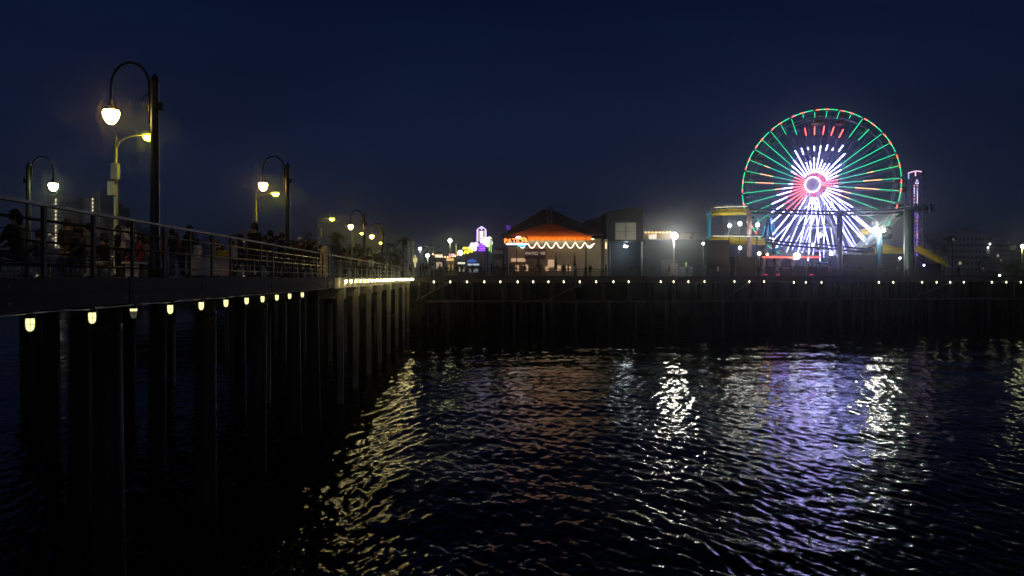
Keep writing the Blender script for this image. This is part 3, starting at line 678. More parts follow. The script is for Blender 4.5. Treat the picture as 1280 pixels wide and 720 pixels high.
B('patio_sign_board', mat('brown_board', (.08, .03, .02), .6, 0, .2, 3), rs, lambda b: b.box(W(669, 317.5, rd-2.6), (3.0, .08, 1.5)))
text('sign_lettering', "PATIO '98", .66, W(669, 317, rd-2.72), emis('lettering_glow', (.9, .7, .55), .4), rs, local=False)
# neon sign: a thing of its own
ns = thing('neon_sign', 'orange neon sign over white and cyan bars on the restaurant corner', 'neon sign', W(646, 312, rd-5))
B('sign_back', mat('sign_black', (.02, .02, .02), .5), ns, lambda b: (b.box(W(646, 302, rd-4.6), (3.1, .12, 1.5)), b.tube([W(646, HY, rd-4.4), W(646, 307, rd-4.4)], .07, 6)))
text('sign_lettering', "PATIO", .95, W(642, 301.5, rd-4.72), emis('neon_orange', (1, .2, .04), 4), ns, local=False, ext=.03)
text('sign_lettering', "98", .8, W(655, 300.5, rd-4.72), emis('neon_orange', (1, .2, .04), 4), ns, local=False, ext=.03)
B('arc', emis('neon_arc', (1, .3, .05), 4), ns, lambda b: b.tube([W(654+4.8*math.cos(a), 303-6*math.sin(a), rd-4.75) for a in np.linspace(.1, 2.4, 10)], .05, 5))
B('cloud', emis('neon_white', (1, .9, .95), 3.5), ns, lambda b: (b.ball(W(646.5, 297, rd-4.75), .22, 8, .6), b.ball(W(648.7, 296.6, rd-4.75), .25, 8, .6)))
B('underline', emis('neon_bar', (.75, .95, 1), 5), ns, lambda b: b.box(W(646, 305, rd-4.75), (2.95, .05, .2)))
B('blue_wave', emis('neon_cyan', (.05, .6, .8), 2), ns, lambda b: b.box(W(652, 307.2, rd-4.75), (1.1, .05, .22)))
# closed parasols on the terrace
for i, (px, top) in enumerate(((673, 315), (695, 316), (718.5, 316))):
    p = W(px, HY, rd-7); h = W(0, top, rd-7).z-DZ
    t = thing('closed_parasol', ('closed dark parasol in front of the brown patio sign', 'closed dark parasol in the middle of the terrace', 'closed dark parasol at the right end of the terrace')[i], 'parasol', p, 0, 'closed parasols on the terrace')
    B('canopy', mat('dark_canvas', (.05, .04, .04), .9), t, lambda b: b.lathe([(.2, h*.35), (.17, h*.6), (.07, h*.9), (.02, h)], n=10), True); B('pole', dmetal, t, lambda b: b.tube([(0, 0, 0), (0, 0, h*.35)], .04, 6), True)

# ------------------------------------------------------------------ other pier buildings
def blk(name, label, cat, px0, px1, top, d, dep, m, extra=None, bot=HY, grp=None):
    t = thing(name, label, cat, W((px0+px1)/2, HY, d), 0, grp)
    a, b_ = W(px0, top, d), W(px1, top, d)
    B('wall', m, t, lambda b: b.box(((a.x+b_.x)/2, d+dep/2, (DZ+a.z)/2), (b_.x-a.x, dep, a.z-DZ)))
    B('coping', mat('coping', (.1, .1, .12), .6), t, lambda b: b.box(((a.x+b_.x)/2, d+dep/2, a.z+.06), (b_.x-a.x+.2, dep+.2, .12)))
    if extra: extra(t)
    return t
tealm = mat('teal_wall', (.01, .026, .042), .7, 0, .3, .8, .1)
navyw = mat('navy_wall', (.02, .03, .06), .7, 0, .25, .8, .1)
t = thing('tower_building', 'dark building with slanting roofline and one large grey window', 'building', W(782, HY, 122))
B('wall', mat('black_cladding', (.018, .016, .024), .7, 0, .2, 1), t, lambda b: b.prism([(W(px, 0, 122).x, W(0, py, 122).z) for px, py in ((759, HY), (759, 264.5), (804, 257), (804, HY))], 122, 131))
wn = B('window', mat('dim_pane', (.45, .45, .36), .5, 0, .2, 1), t, lambda b: (b.box(W(775.6, 289, 121.93), (1.55, .06, 2.6)), b.box(W(788.8, 289, 121.93), (1.5, .06, 2.6))))
B('window_frame', dmetal, t, lambda b: (b.box(W(782.2, 289, 121.9), (.1, .1, 2.7)), b.box(W(782.2, 278, 121.9), (3.3, .1, .08)), b.box(W(782.2, 289, 121.88), (3.2, .06, .05))))
B('window_light', emis('window_glow', (1, .95, .7), .12), t, lambda b: b.box(W(775.5, 279.7, 121.85), (1.5, .05, .06)))
ca = B('canopy', navyw, t, lambda b: b.box(((W(758, 0, 118).x+W(807, 0, 118).x)/2, 119.8, W(0, 301, 118).z), (5.7, 3.8, .12)))
B('canopy_post', gmetal, t, lambda b: b.tube([W(802.5, HY, 118.3), W(802.5, 302, 118.3)], .12, 8)); B('canopy_post', gmetal, t, lambda b: b.tube([W(762.5, HY, 118.3), W(762.5, 302, 118.3)], .06, 8))
B('shop_front', tealm, t, lambda b: b.box(W(783, 323, 121.9), (4.9, .12, 5.4)))
wl = thing('wall_light', 'bluish white light under the canopy of the dark slant roofed building', 'light', W(782, 308, 119.5))
B('housing', dmetal, wl, lambda b: b.box(W(782, 304.4, 119.5), (.8, .4, .25))); B('lens', floodw, wl, lambda b: b.ball(W(782, 308, 119.5), .3, 12, .5))
B('stem', dmetal, wl, lambda b: b.tube([W(782, 302, 119.5), W(782, 305, 119.5)], .05, 6))
blk('side_annex', 'dark gabled annex with lit pillar right of the restaurant', 'building', 737, 758, 300, 124, 8, wallm)
t = thing('gabled_building', 'low dark gable roof rising behind the restaurant', 'building', W(738, HY, 136))
B('wall', navyw, t, lambda b: b.box((W(738, 0, 136).x, 140, DZ+3.4), (7, 8, 6.8))); B('roof', roofm, t, lambda b: b.prism([(W(px, 0, 136).x, W(0, py, 136).z) for px, py in ((712, 296), (732, 276), (762, 268), (762, 296))], 135.5, 144.5))
t = thing('lit_pillar', 'tall pale pillar with a lit side at the restaurant annex', 'pillar', W(757.5, HY, 116))
B('shaft', conc, t, lambda b: b.box(W(757.5, 323, 116), (.45, .45, 5.5))); B('lantern', emis('pillar_lamp', (1, .8, .45), 1.6), t, lambda b: b.box(W(757.5, 307, 115.7), (.18, .08, .9)))
def long_extra(t):
    B('door', mat('grey_door', (.08, .08, .1), .6, 0, .2, 2), t, lambda b: b.box(W(836, 335.5, 117.95), (2.2, .1, 2.6)))
    B('window', mat('pale_poster', (.16, .14, .16), .6, 0, .5, 3), t, lambda b: b.box(W(843, 336.5, 117.8), (1.1, .06, 1.8)))
    B('box_unit', mat('cabinet_grey', (.14, .18, .22), .6), t, lambda b: b.box(W(857, 340, 117.3), (1.9, .8, 1.5)))
    B('exit_lamp', emis('lime_glow', (.6, 1, .1), .8), t, lambda b: b.box(W(857.7, 330.5, 117.8), (.18, .06, .6)))
    B('roof_unit', gmetal, t, lambda b: (b.box(W(815, 297, 121), (1.2, 1, .9)), b.box(W(868, 297.5, 121), (.9, 1, .8))))
blk('long_building', 'long low dark teal building below the dazzling floodlight', 'building', 806, 884, 300, 118, 10, tealm, long_extra)
t = blk('rear_arcade', 'low arcade roof edge with a row of warm bulbs behind the long building', 'building', 804, 868, 291.5, 140, 8, mat('tan_wall', (.35, .28, .18), .7, 0, .2, 1))
[B('bulb', bulbo, t, lambda b: b.ball(W(px, 290.5, 139.6), .09, 6)) for px in np.arange(807, 838, 4.4)]
blk('shed', 'dark red brown block beneath the blue coaster column', 'building', 884, 912, 301, 120, 8, mat('maroon_wall', (.06, .03, .03), .75, 0, .3, 1))
blk('shed', 'grey blue ride shed between purple column and blue light pole', 'building', 1056, 1098, 319, 121, 6, mat('slate_wall', (.025, .032, .055), .7, 0, .3, 1))
blk('shed', 'dark grey ride shed between blue light pole and green column', 'building', 1100, 1130, 318, 122, 6, mat('slate_wall', (.1, .12, .16)))
blk('ticket_booth', 'small booth under the wheel beside the red rimmed ride', 'booth', 918, 944, 322, 121, 3, mat('olive_wall', (.06, .05, .035), .7, 0, .3, 1))
blk('low_building', 'low dark building right of the green coaster column', 'building', 1146, 1176, 330, 122, 5, navyw)
# striped round parasol
t = thing('striped_parasol', 'tilted round parasol with thin pale rings at the right', 'parasol', W(1237, HY, 121))
b = MB(); c = W(1237, 334, 121); ax = Vector((-.25, -.93, .28)).normalized(); u = ax.orthogonal().normalized(); v = ax.cross(u)
dk = mat('parasol_dark', (.05, .045, .06), .8); lt = mat('parasol_pale', (.5, .45, .55), .8)
n = 24; rr = 0; prev = None
for i in range(15):
    r0 = 1.5*i/14; zz = -.5*(r0/1.5)**2; ringv = [c+ax*(zz+.5)+(u*math.cos(k*math.tau/n)+v*math.sin(k*math.tau/n))*max(r0, .01) for k in range(n)]
    if prev:
        b.use(lt if i % 3 == 0 else dk); b.add(prev+ringv, [(k, (k+1) % n, n+(k+1) % n, n+k) for k in range(n)])
    prev = ringv
b.build('canopy', None, t); B('pole', gmetal, t, lambda b: b.tube([c+ax*.4, c-ax*.5, W(1237.5, HY, 121.6)], .05, 6))

# ------------------------------------------------------------------ midway at the centre: neon tower, kiosks, signs
nt_ = thing('neon_tower_sign', 'tall white and violet neon tower sign with pointed top', 'neon sign', W(602, HY, 145))
LWv = emis('neon_lilac', (.75, .6, 1), 4); LPu = emis('neon_purple', (.3, .04, 1), 2.2)
B('tower_body', mat('tower_dark', (.05, .03, .08), .6), nt_, lambda b: b.box(W(602, 316, 145.6), (1.5, .9, 9)))
def tow(b):
    y = 144.9
    b.tube([W(596.5, 302, y), W(596.5, 287, y), W(602, 283, y), W(607.3, 287, y), W(607.3, 302, y)], .06, 5)
B('outline_tube', emis('tower_outline', (.6, .45, 1), 4), nt_, tow)
B('inner_tube', emis('neon_cream', (1, .9, .6), 1.5), nt_, lambda b: (b.tube([W(598.8, 302, 144.9), W(598.8, 288, 144.9)], .06, 5), b.tube([W(605.2, 302, 144.9), W(605.2, 288, 144.9)], .06, 5)))
B('centre_light', LWv, nt_, lambda b: ([b.box(W(602, z, 144.9), (.45, .05, .3)) for z in (290, 293, 296, 299.5, 302.5)], b.ball(W(602, 285.8, 144.9), .14, 8)))
B('purple_panel', LPu, nt_, lambda b: [b.box(W(602+x, z, 144.8), (w_, .05, .22)) for x, z, w_ in ((0, 305.5, 1.1), (0, 308, 1.3), (-1, 310.5, .7), (2.6, 310.5, .6), (0, 313, 1.2))])
def blob(name, label, cat, px, py, d, w_, h_, m, pm=dmetal, n=5, seed=1):
    t = thing(name, label, cat, W(px, HY, d)); rnd = random.Random(seed)
    b = MB()
    for i in range(n):
        a = i*2.4; b.ball(W(px, py, d)+Vector((w_*.32*math.cos(a)*(i > 0), rnd.uniform(-.1, .1), h_*.32*math.sin(a)*(i > 0))), min(w_, h_)*.34, 10)
    b.build('lit_shape', m, t); B('pole', pm, t, lambda b: b.tube([W(px, HY, d+.1), W(px, py, d+.1)], .08, 6)); return t
blob('balloon_cluster', 'glowing white and lilac heart shaped light left of the neon tower', 'light', 593, 308, 141, 1.5, 1.3, emis('lilac_shape', (.9, .8, 1), 1.3))
t = thing('yellow_neon_sign', 'jagged bright yellow neon shape left of the lilac heart light', 'neon sign', W(584, HY, 141))
B('squiggle', emis('neon_yellow', (1, .85, .02), 2.6), t, lambda b: (b.tube([W(578.5, 311, 141), W(582, 309.7, 141), W(584, 311, 141), W(588, 308.5, 141), W(589, 311, 141), W(585, 313, 141), W(591, 313.5, 141)], .17, 6), b.tube([W(580, 317.5, 141), W(582, 313.5, 141), W(584.5, 316.5, 141), W(587, 313.5, 141), W(590.5, 315, 141)], .17, 6)))
B('pole', dmetal, t, lambda b: b.tube([W(584, HY, 141.3), W(584, 312, 141.3)], .08, 6))
pole_light('big round white globe light at the left end of the yellow neon', 575.3, 316, 140, .48, emis('big_globe', (1, .95, .9), 3), pm=dmetal)
blob('flower_light', 'creamy white cluster of lights on the right side of the neon tower', 'light', 609.5, 302, 143, 1.5, 1.5, emis('cream_shape', (1, .95, .7), 1.6), n=6)
t = thing('green_mast', 'tall pole lit green and yellow right of the neon tower', 'pole', W(613.5, HY, 139))
B('shaft', mat('mint_paint', (.3, .6, .4), .5), t, lambda b: b.tube([W(613.8, HY, 139), W(613.8, 298, 139)], .13, 8))
B('light_strip', emis('lime_strip', (.5, 1, .15), 1.2), t, lambda b: (b.box(W(611.8, 308, 138.8), (.2, .06, 1.6)), b.box(W(614.1, 308, 138.8), (.08, .06, 2.2))))
t = thing('green_mast', 'slim lit yellow pole left of the big round white globe', 'pole', W(570.3, HY, 138))
B('shaft', poleM, t, lambda b: b.tube([W(570.3, HY, 138), W(570.3, 305, 138)], .12, 8)); B('light_strip', emis('olive_strip', (.8, .8, .15), .6), t, lambda b: b.box(W(570.3, 313, 137.8), (.14, .06, 2)))
t = thing('blue_parasol', 'small bright blue parasol canopy over a stall', 'parasol', W(590, HY, 136))
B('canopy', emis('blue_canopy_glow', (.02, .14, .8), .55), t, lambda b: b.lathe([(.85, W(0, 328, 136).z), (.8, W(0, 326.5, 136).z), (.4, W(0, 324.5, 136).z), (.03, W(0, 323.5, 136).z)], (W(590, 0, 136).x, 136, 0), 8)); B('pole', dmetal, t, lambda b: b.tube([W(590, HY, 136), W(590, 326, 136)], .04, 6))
t = thing('purple_lit_sign', 'faint purple light beyond the left eave of the restaurant', 'sign', W(635, HY, 160))
B('panel', emis('violet_panel', (.25, .03, .9), .35), t, lambda b: [b.box(W(635+x, z, 160), (.8, .1, .4)) for x, z in ((0, 283), (1, 286), (2, 289), (0, 290))]); B('pole', dmetal, t, lambda b: b.tube([W(636, HY, 160.2), W(636, 283, 160.2)], .15, 6))
def kiosk(label, px0, px1, top, d, m, glow, gs):
    t = thing('kiosk', label, 'kiosk', W((px0+px1)/2, HY, d)); a = W(px0, top, d); b_ = W(px1, top, d); w_ = b_.x-a.x; cx = (a.x+b_.x)/2; h = a.z-DZ
    B('wall', m, t, lambda b: b.box((cx, d+1, DZ+h*.48), (w_, 2, h*.94)))
    B('roof', roofm, t, lambda b: b.prism([(cx-w_*.6, DZ+h*.94), (cx+w_*.6, DZ+h*.94), (cx+w_*.4, DZ+h*1.06), (cx-w_*.4, DZ+h*1.06)], d-.6, d+2.2))
    B('lit_fascia', emis('fascia_'+glow[0], glow[1], gs), t, lambda b: b.box((cx, d-.62, DZ+h*.9), (w_*.9, .05, h*.12)))
    B('counter_glow', emis('counter_'+glow[0], glow[1], gs*.35), t, lambda b: b.box((cx, d-.03, DZ+h*.5), (w_*.7, .05, h*.28)))
kiosk('low kiosk with warm white roof light right of the dark tree', 544, 554, 317, 142, tealm, ('warm', (1, .7, .45)), 1.0)
kiosk('small kiosk with an amber lit counter below the globe lamp', 558, 568, 322, 137, wallm, ('amber', (1, .65, .2)), .9)
kiosk('pink lit kiosk set back left of the slim yellow pole', 561, 569, 316, 150, wallm, ('pink', (1, .5, .55)), 1.1)
kiosk('stall with pale lit counter under the big round globe', 572, 582, 327, 135, tealm, ('pale', (1, 1, .75)), .9)
kiosk('stall with white lit counter beneath the blue parasol', 584, 600, 329, 137, tealm, ('cool', (.8, .95, 1)), .6)
kiosk('dark stall left of the restaurant post', 616, 630, 312, 124, greenp, ('dim', (.4, .5, .35)), .05)
for i, px in enumerate((511.5, 517)):
    t = thing('pale_column', ('left', 'right')[i]+' one of two pale tall columns left of the dark tree', 'column', W(px, HY, 142), 0, 'pale columns at the pier end')
    B('shaft', conc, t, lambda b: b.box(W(px, 325, 142), (.45, .4, 6.2))); B('cap', conc, t, lambda b: b.box(W(px, 302.5, 142), (.6, .55, .25)))

t = thing('string_lights', 'string of small coloured bulbs over the stalls right of the dark tree', 'string lights', W(556, 318, 136))
q = [W(541+34*u_, 317+6*4*u_*(1-u_)*.6, 136) for u_ in np.linspace(0, 1, 12)]
B('cable', dmetal, t, lambda b: b.tube(q, .02, 4))
for i_, p_ in enumerate(q): B('bulb', (bulbo, emis('rose_bulb', (1, .25, .3), 6), emis('gold_bulb', (1, .75, .2), 8))[i_ % 3], t, lambda b: b.ball(p_-Vector((0, 0, .1)), .08, 6))
for px_, lab_ in ((541, 'thin dark pole holding the left end of the coloured bulbs'), (575, 'thin dark pole holding the right end of the coloured bulbs')):
    t = thing('light_pole', lab_, 'pole', W(px_, HY, 136.1)); B('shaft', dmetal, t, lambda b: b.tube([W(px_, HY, 136.1), W(px_, 316, 136.1)], .06, 6))
t = thing('lit_stall_sign', 'small glowing yellow sign between the pale columns and the dark tree', 'sign', W(519, HY, 134))
B('panel', emis('sign_gold', (1, .85, .35), .7), t, lambda b: (b.box(W(519, 325, 134), (.7, .08, .8)), b.box(W(519, 331, 134), (.25, .08, .8)), b.ball(W(519, 320, 134), .16, 8))); B('pole', dmetal, t, lambda b: b.tube([W(519, HY, 134.2), W(519, 322, 134.2)], .05, 6))
# ------------------------------------------------------------------ town behind
def tower(label, px0, px1, top, d, m, nwin, seed, slits=(), col_=None, name='apartment_tower', zb=4, lit=.12, floor=3.2):
    t = thing(name, label, 'building', (W((px0+px1)/2, 0, d).x, d, zb)); a = W(px0, top, d); b_ = W(px1, top, d); w_ = b_.x-a.x; cx = (a.x+b_.x)/2
    B('wall', m, t, lambda b: b.box((cx, d+10, (a.z+zb)/2), (w_, 20, a.z-zb)))
    rnd = random.Random(seed); b = MB(); dkm = mat('dark_glass', (.13, .13, .15), .4, 0, .2, .2); wm = emis('town_window', (1, .8, .5), .5)
    nf = max(2, min(int((a.z-zb)/floor), 96//nwin)); fl = (a.z-zb)/nf; proto = {}
    for f in range(1, nf):
        for k in range(nwin):
            q = wm if rnd.random() < lit*.35 else dkm; loc = (a.x+w_*(k+.5)/nwin-cx, -.06, f*fl+.3)
            if q not in proto:
                b = MB(); b.box((0, 0, 0), (w_/nwin*.62, .1, fl*.45)); proto[q] = b.build('window', q, t, True); proto[q].location = loc
            else: c = proto[q].copy(); C.objects.link(c); c.location = loc
    B('rooftop', m, t, lambda b: b.box((cx+w_*.1, d+10, a.z+1.5), (w_*.4, 8, 3)))
    if col_:
        for z in np.arange(col_[1], col_[2], 4.7): B('stair_light', emis('stair_light', (1, .85, .5), 2.5), t, lambda b: b.box(W(col_[0], z, d-.6), (.8, .2, 1.5)))
    return t
g1 = mat('pale_tower', (.75, .74, .76), .8, 0, .1, .05); g2 = mat('grey_tower', (.28, .28, .33), .8, 0, .15, .05); g3 = mat('brown_tower', (.25, .2, .2), .8, 0, .15, .05)
tower('slim pale tower behind the globe lamp on the left', 60, 69, 241, 640, g1, 2, 1, col_=(69.7, 250, 320))
tower('pale tower with bright rooftop strip beside a lit stair column', 71.5, 82, 252, 640, g1, 3, 2)
tower('dark balconied tower between the two pale towers at left', 84, 103, 251, 660, g2, 5, 3)
tower('wide pale tower with a column of stair lights', 104, 115, 249, 640, g1, 2, 4, col_=(115.8, 249, 292))
tower('slim tall slab right of the lit stair column', 116.8, 124.5, 241, 650, g1, 2, 5)
tower('brownish block behind the pole of the first street lamp', 126, 148, 258, 670, g3, 5, 6, lit=.5)
tower('low pale hotel behind the railing at far left', 0, 55, 309, 560, g1, 10, 7, name='hotel')
tower('low pale block behind the people at the left railing', 152, 168, 283, 600, g1, 4, 8)
tower('grey block just left of the first dark lamp post', 176, 194, 284, 600, g2, 5, 18)
tower('pale low block between the lamp posts above the railing', 286, 312, 291, 600, g1, 6, 9)
tower('small grey block behind the second street lamp', 240, 262, 300, 600, g2, 5, 19)
tower('pale hotel with many windows at the right horizon', 1178, 1237, 292, 520, g1, 12, 10, name='hotel', lit=.1)
tower('stepped pale hotel wing right of the main hotel', 1237, 1262, 301, 520, g1, 6, 11, name='hotel', lit=.1)
tower('low dim block left of the right hand hotel', 1152, 1178, 297, 560, g2, 6, 12, name='hotel', lit=.1)
tower('dim low block at the right edge of the horizon', 1262, 1300, 312, 540, g2, 7, 13, name='hotel', lit=.1)
tower('dark distant block behind the hotel roof', 1205, 1225, 288.5, 700, g2, 5, 14)
leaf = mat('dark_foliage', (.05, .07, .035), .8, 0, .5, 2)
bark = mat('bark', (.12, .09, .07), .9, 0, .3, 5)
def tree(label, px, top, d, wpx, seed, grp='dark trees beyond the pier'):
    rnd = random.Random(seed); zb = DZ-1; p = W(px, HY, d); h = W(0, top, d).z-zb; rw = wpx/2/F*d
    t = thing('broadleaf_tree', label, 'tree', (p.x, p.y, zb), 0, grp)
    def tk(b):
        b.tube([(0, 0, 0), (.1*rw, 0, h*.3), (0, 0, h*.6)], [rw*.12, rw*.09, rw*.04], 8)
        for k in range(6):
            a = k*1.05+rnd.random(); b.tube([(0, 0, h*(.25+.04*k)), (math.cos(a)*rw*.35, math.sin(a)*rw*.35, h*.55), (math.cos(a)*rw*.6, math.sin(a)*rw*.6, h*.72)], [rw*.06, rw*.04, rw*.015], 6)
    B('trunk', bark, t, tk, True)
    vs = []; fs = []
    cl = [(Vector((rnd.gauss(0, .42)*rw, rnd.gauss(0, .4)*rw, h*(.62+rnd.gauss(0, .15)))), rnd.uniform(.18, .38)*rw) for _ in range(34)]
    for c, r in cl:
        if c.z+r > h: c.z = h-r
        for _ in range(70):
            v = Vector((rnd.gauss(0, 1), rnd.gauss(0, 1), rnd.gauss(0, .8))).normalized()*r*rnd.random()**.4; q = c+v; s_ = rw*.05*rnd.uniform(.6, 1.4)
            a = Vector((rnd.gauss(0, 1), rnd.gauss(0, 1), rnd.gauss(0, 1))).normalized(); e = a.orthogonal().normalized(); o = len(vs)
            vs += [q+a*s_, q+e*s_*.6, q-a*s_, q-e*s_*.6]; fs.append((o, o+1, o+2, o+3))
    b = MB(); b.add(vs, fs); b.build('crown', leaf, t, True)
for i, (l, px, top, d, wp) in enumerate((('dark tree behind the crowd, left of the third street lamp', 388, 289, 210, 34), ('pointed dark tree just right of the third street lamp', 420, 292, 220, 26),
    ('broad dark tree mass behind the white post', 440, 303, 200, 40), ('dark shrubby tree low behind the fourth street lamp', 455, 306, 230, 30), ('round dark tree left of the pale columns', 495, 306, 170, 26),
    ('tall dark tree with uneven crown behind the bright white light', 538, 298, 152, 28), ('low dark tree at left of the crowd', 365, 303, 220, 26), ('dark tree at the end of the near pier lights', 470, 309, 180, 22),
    ('dark tree beside the right hand hotel', 1170, 306, 300, 30), ('dark tree in front of the hotel steps', 1232, 318, 300, 24), ('wide low tree at the right horizon', 1268, 322, 280, 34))):
    tree(l, px, top, d, wp, i+3)
def palm(label, px, top, d, seed):
    rnd = random.Random(seed); zb = DZ-1; p = W(px, HY, d); h = W(0, top, d).z-zb
    t = thing('palm_tree', label, 'palm tree', (p.x, p.y, zb), 0, 'palm trees on the horizon')
    B('trunk', bark, t, lambda b: b.tube([(0, 0, 0), (.2, 0, h*.5), (.05, 0, h*.93)], [.32, .22, .18], 8), True)
    b = MB()
    for k in range(26):
        a = rnd.random()*6.28; el = rnd.uniform(-.5, 1.2); ln = 2.3
        pts = []
        for s_ in np.linspace(0, 1, 6):
            r_ = ln*s_*math.cos(el); z_ = h*.93+ln*s_*math.sin(el)-1.5*s_*s_; pts.append((.05+r_*math.cos(a), r_*math.sin(a), z_))
        side = Vector((-math.sin(a), math.cos(a), 0))
        for j in range(5):
            q0, q1 = Vector(pts[j]), Vector(pts[j+1]); wv = .3*(1-abs(j-2)/3.5)
            for sg in (-1, 1):
                b.add([q0, q1, q1+side*sg*wv+Vector((0, 0, -.25)), q0+side*sg*wv*.9+Vector((0, 0, -.22))], [(0, 1, 2, 3)])
    b.build('crown', leaf, t, True)
for i, (l, px, top, d) in enumerate((('thin palm rising above the round tree left of the pale columns', 503, 296, 190), ('palm behind the fence post right of the first lamp post', 240.5, 288, 300), ('small palm beside the pale low block', 296, 289, 320),
    ('palm standing over the tree mass right of the third street lamp', 422, 288, 240), ('palm above the trees near the last street lamp', 487, 303, 260), ('palm behind the low dim block at right', 1190, 292, 330))):
    palm(l, px, top, d, i+20)

# ------------------------------------------------------------------ people
def person_mesh(pose, seed):
    rnd = random.Random(seed)
    J = {}
    J['pel'] = (0, 0, .95); J['sp'] = (0, -.01, 1.15); J['ch'] = (0, -.01, 1.38); J['nk'] = (0, 0, 1.5); J['hd'] = (0, .02, 1.6); J['tp'] = (0, .02, 1.73)
    for s, x in (('l', -1), ('r', 1)):
        J['sh'+s] = (x*.19, 0, 1.43); J['el'+s] = (x*.25, -.03, 1.16); J['wr'+s] = (x*.24, .08, .93); J['ha'+s] = (x*.235, .12, .83)
        J['hp'+s] = (x*.1, 0, .9); J['kn'+s] = (x*.11, .02, .5); J['an'+s] = (x*.12, -.02, .09); J['ft'+s] = (x*.13, .15, .04)
    if pose == 'walk':
        J['knl'] = (-.11, .18, .52); J['anl'] = (-.11, .26, .1); J['ftl'] = (-.12, .42, .06); J['knr'] = (.11, -.05, .5); J['anr'] = (.11, -.34, .15); J['ftr'] = (.12, -.22, .03)
        J['ell'] = (-.27, -.14, 1.18); J['wrl'] = (-.25, -.1, .95); J['hal'] = (-.24, -.08, .86); J['elr'] = (.26, .1, 1.17); J['wrr'] = (.22, .28, 1.0); J['har'] = (.21, .35, .93)
    if pose == 'lean':
        for k in ('sp', 'ch', 'nk', 'hd', 'tp', 'shl', 'shr'): x, y, z = J[k]; J[k] = (x, y+(z-.95)*.35, z-(z-.95)*.05)
        J['ell'] = (-.27, .36, 1.17); J['elr'] = (.27, .36, 1.17); J['wrl'] = (-.12, .5, 1.12); J['wrr'] = (.12, .5, 1.12); J['hal'] = (-.03, .53, 1.12); J['har'] = (.03, .53, 1.12)
    if pose == 'phone':
        J['elr'] = (.25, .08, 1.15); J['wrr'] = (.16, .3, 1.32); J['har'] = (.13, .33, 1.42); J['ell'] = (-.25, .08, 1.15); J['wrl'] = (-.14, .3, 1.3); J['hal'] = (-.1, .33, 1.39)
        J['hd'] = (0, .04, 1.59)
    if pose == 'sit':
        for k in J: x, y, z = J[k]; J[k] = (x, y, z-.47)
        for s, x in (('l', -1), ('r', 1)):
            J['kn'+s] = (x*.13, .42, .5); J['an'+s] = (x*.13, .4, .09); J['ft'+s] = (x*.14, .57, .05); J['el'+s] = (x*.25, .1, .75); J['wr'+s] = (x*.14, .32, .6); J['ha'+s] = (x*.1, .4, .6)
    rad = {'pel': .15, 'sp': .155, 'ch': .175, 'nk': .06, 'hd': .095, 'tp': .07, 'sh': .085, 'el': .06, 'wr': .034, 'ha': .035, 'hp': .1, 'kn': .062, 'an': .043, 'ft': .045}
    names = list(J); idx = {n: i for i, n in enumerate(names)}
    ed = [('pel', 'sp'), ('sp', 'ch'), ('ch', 'nk'), ('nk', 'hd'), ('hd', 'tp')]
    for s in 'lr': ed += [('ch', 'sh'+s), ('sh'+s, 'el'+s), ('el'+s, 'wr'+s), ('wr'+s, 'ha'+s), ('pel', 'hp'+s), ('hp'+s, 'kn'+s), ('kn'+s, 'an'+s), ('an'+s, 'ft'+s)]
    me = bpy.data.meshes.new('tmp'); me.from_pydata([J[n] for n in names], [(idx[a], idx[b]) for a, b in ed], [])
    o = bpy.data.objects.new('tmp', me); C.objects.link(o); md = o.modifiers.new('s', 'SKIN'); sv = me.skin_vertices[0].data
    for n in names:
        r = rad.get(n) or rad[n[:-1]]; sv[idx[n]].radius = (r, r*.8 if n in ('pel', 'sp', 'ch') else r); sv[idx[n]].use_root = n == 'pel'
    md2 = o.modifiers.new('ss', 'SUBSURF'); md2.levels = 1; md2.render_levels = 1
    dg = bpy.context.evaluated_depsgraph_get(); ev = o.evaluated_get(dg); m2 = bpy.data.meshes.new_from_object(ev); m2.name = 'person_'+pose
    bpy.data.objects.remove(o)
    off = .47 if pose == 'sit' else 0
    for i in range(3): m2.materials.append(None)
    nose = (J['hd'])
    for p in m2.polygons:
        c = p.center; p.use_smooth = True
        if c.z > 1.475-off: k = 0
        elif min((Vector(J['hal'])-c).length, (Vector(J['har'])-c).length) < .085: k = 0
        elif (c.z > .92-off and pose != 'sit') or (pose == 'sit' and c.z > .5 and c.y < .25) : k = 1
        elif min((Vector(J['wrl'])-c).length, (Vector(J['wrr'])-c).length) < .15: k = 1
        else: k = 2
        p.material_index = k
    return m2, J
PM = {p: person_mesh(p, 1) for p in ('stand', 'walk', 'lean', 'phone', 'sit')}
HM = {}
for p, (m2, J) in PM.items():
    h = J['hd']; b = MB(); v = []
    b.lathe([(.112, -.06), (.118, .03), (.105, .1), (.06, .15), (0, .165)], (h[0], h[1]-.018, h[2]+.04), 12); b.tube([(h[0], h[1]-.07, h[2]+.06), (h[0], h[1]-.09, h[2]-.12)], [.09, .05], 8)
    HM[p] = b
SK = [mat('skin_a', (.45, .28, .2), .6), mat('skin_b', (.25, .14, .09), .6)]
CL = {n: mat('cloth_'+n, c, .85, 0, .12, 8) for n, c in dict(black=(.015, .015, .018), charcoal=(.05, .05, .055), navy=(.02, .03, .08), maroon=(.2, .03, .04), white=(.6, .6, .58), grey=(.25, .25, .26), yellow=(.75, .5, .02), denim=(.07, .1, .18), tan=(.35, .27, .18), green=(.06, .14, .07), pink=(.5, .2, .25), teal=(.05, .2, .22)).items()}
HR = [mat('hair_dark', (.02, .015, .012), .6), mat('hair_brown', (.08, .045, .025), .6), mat('hair_fair', (.35, .25, .12), .6)]
hatw = mat('hat_white', (.7, .7, .68), .7)
hair_cache = {}
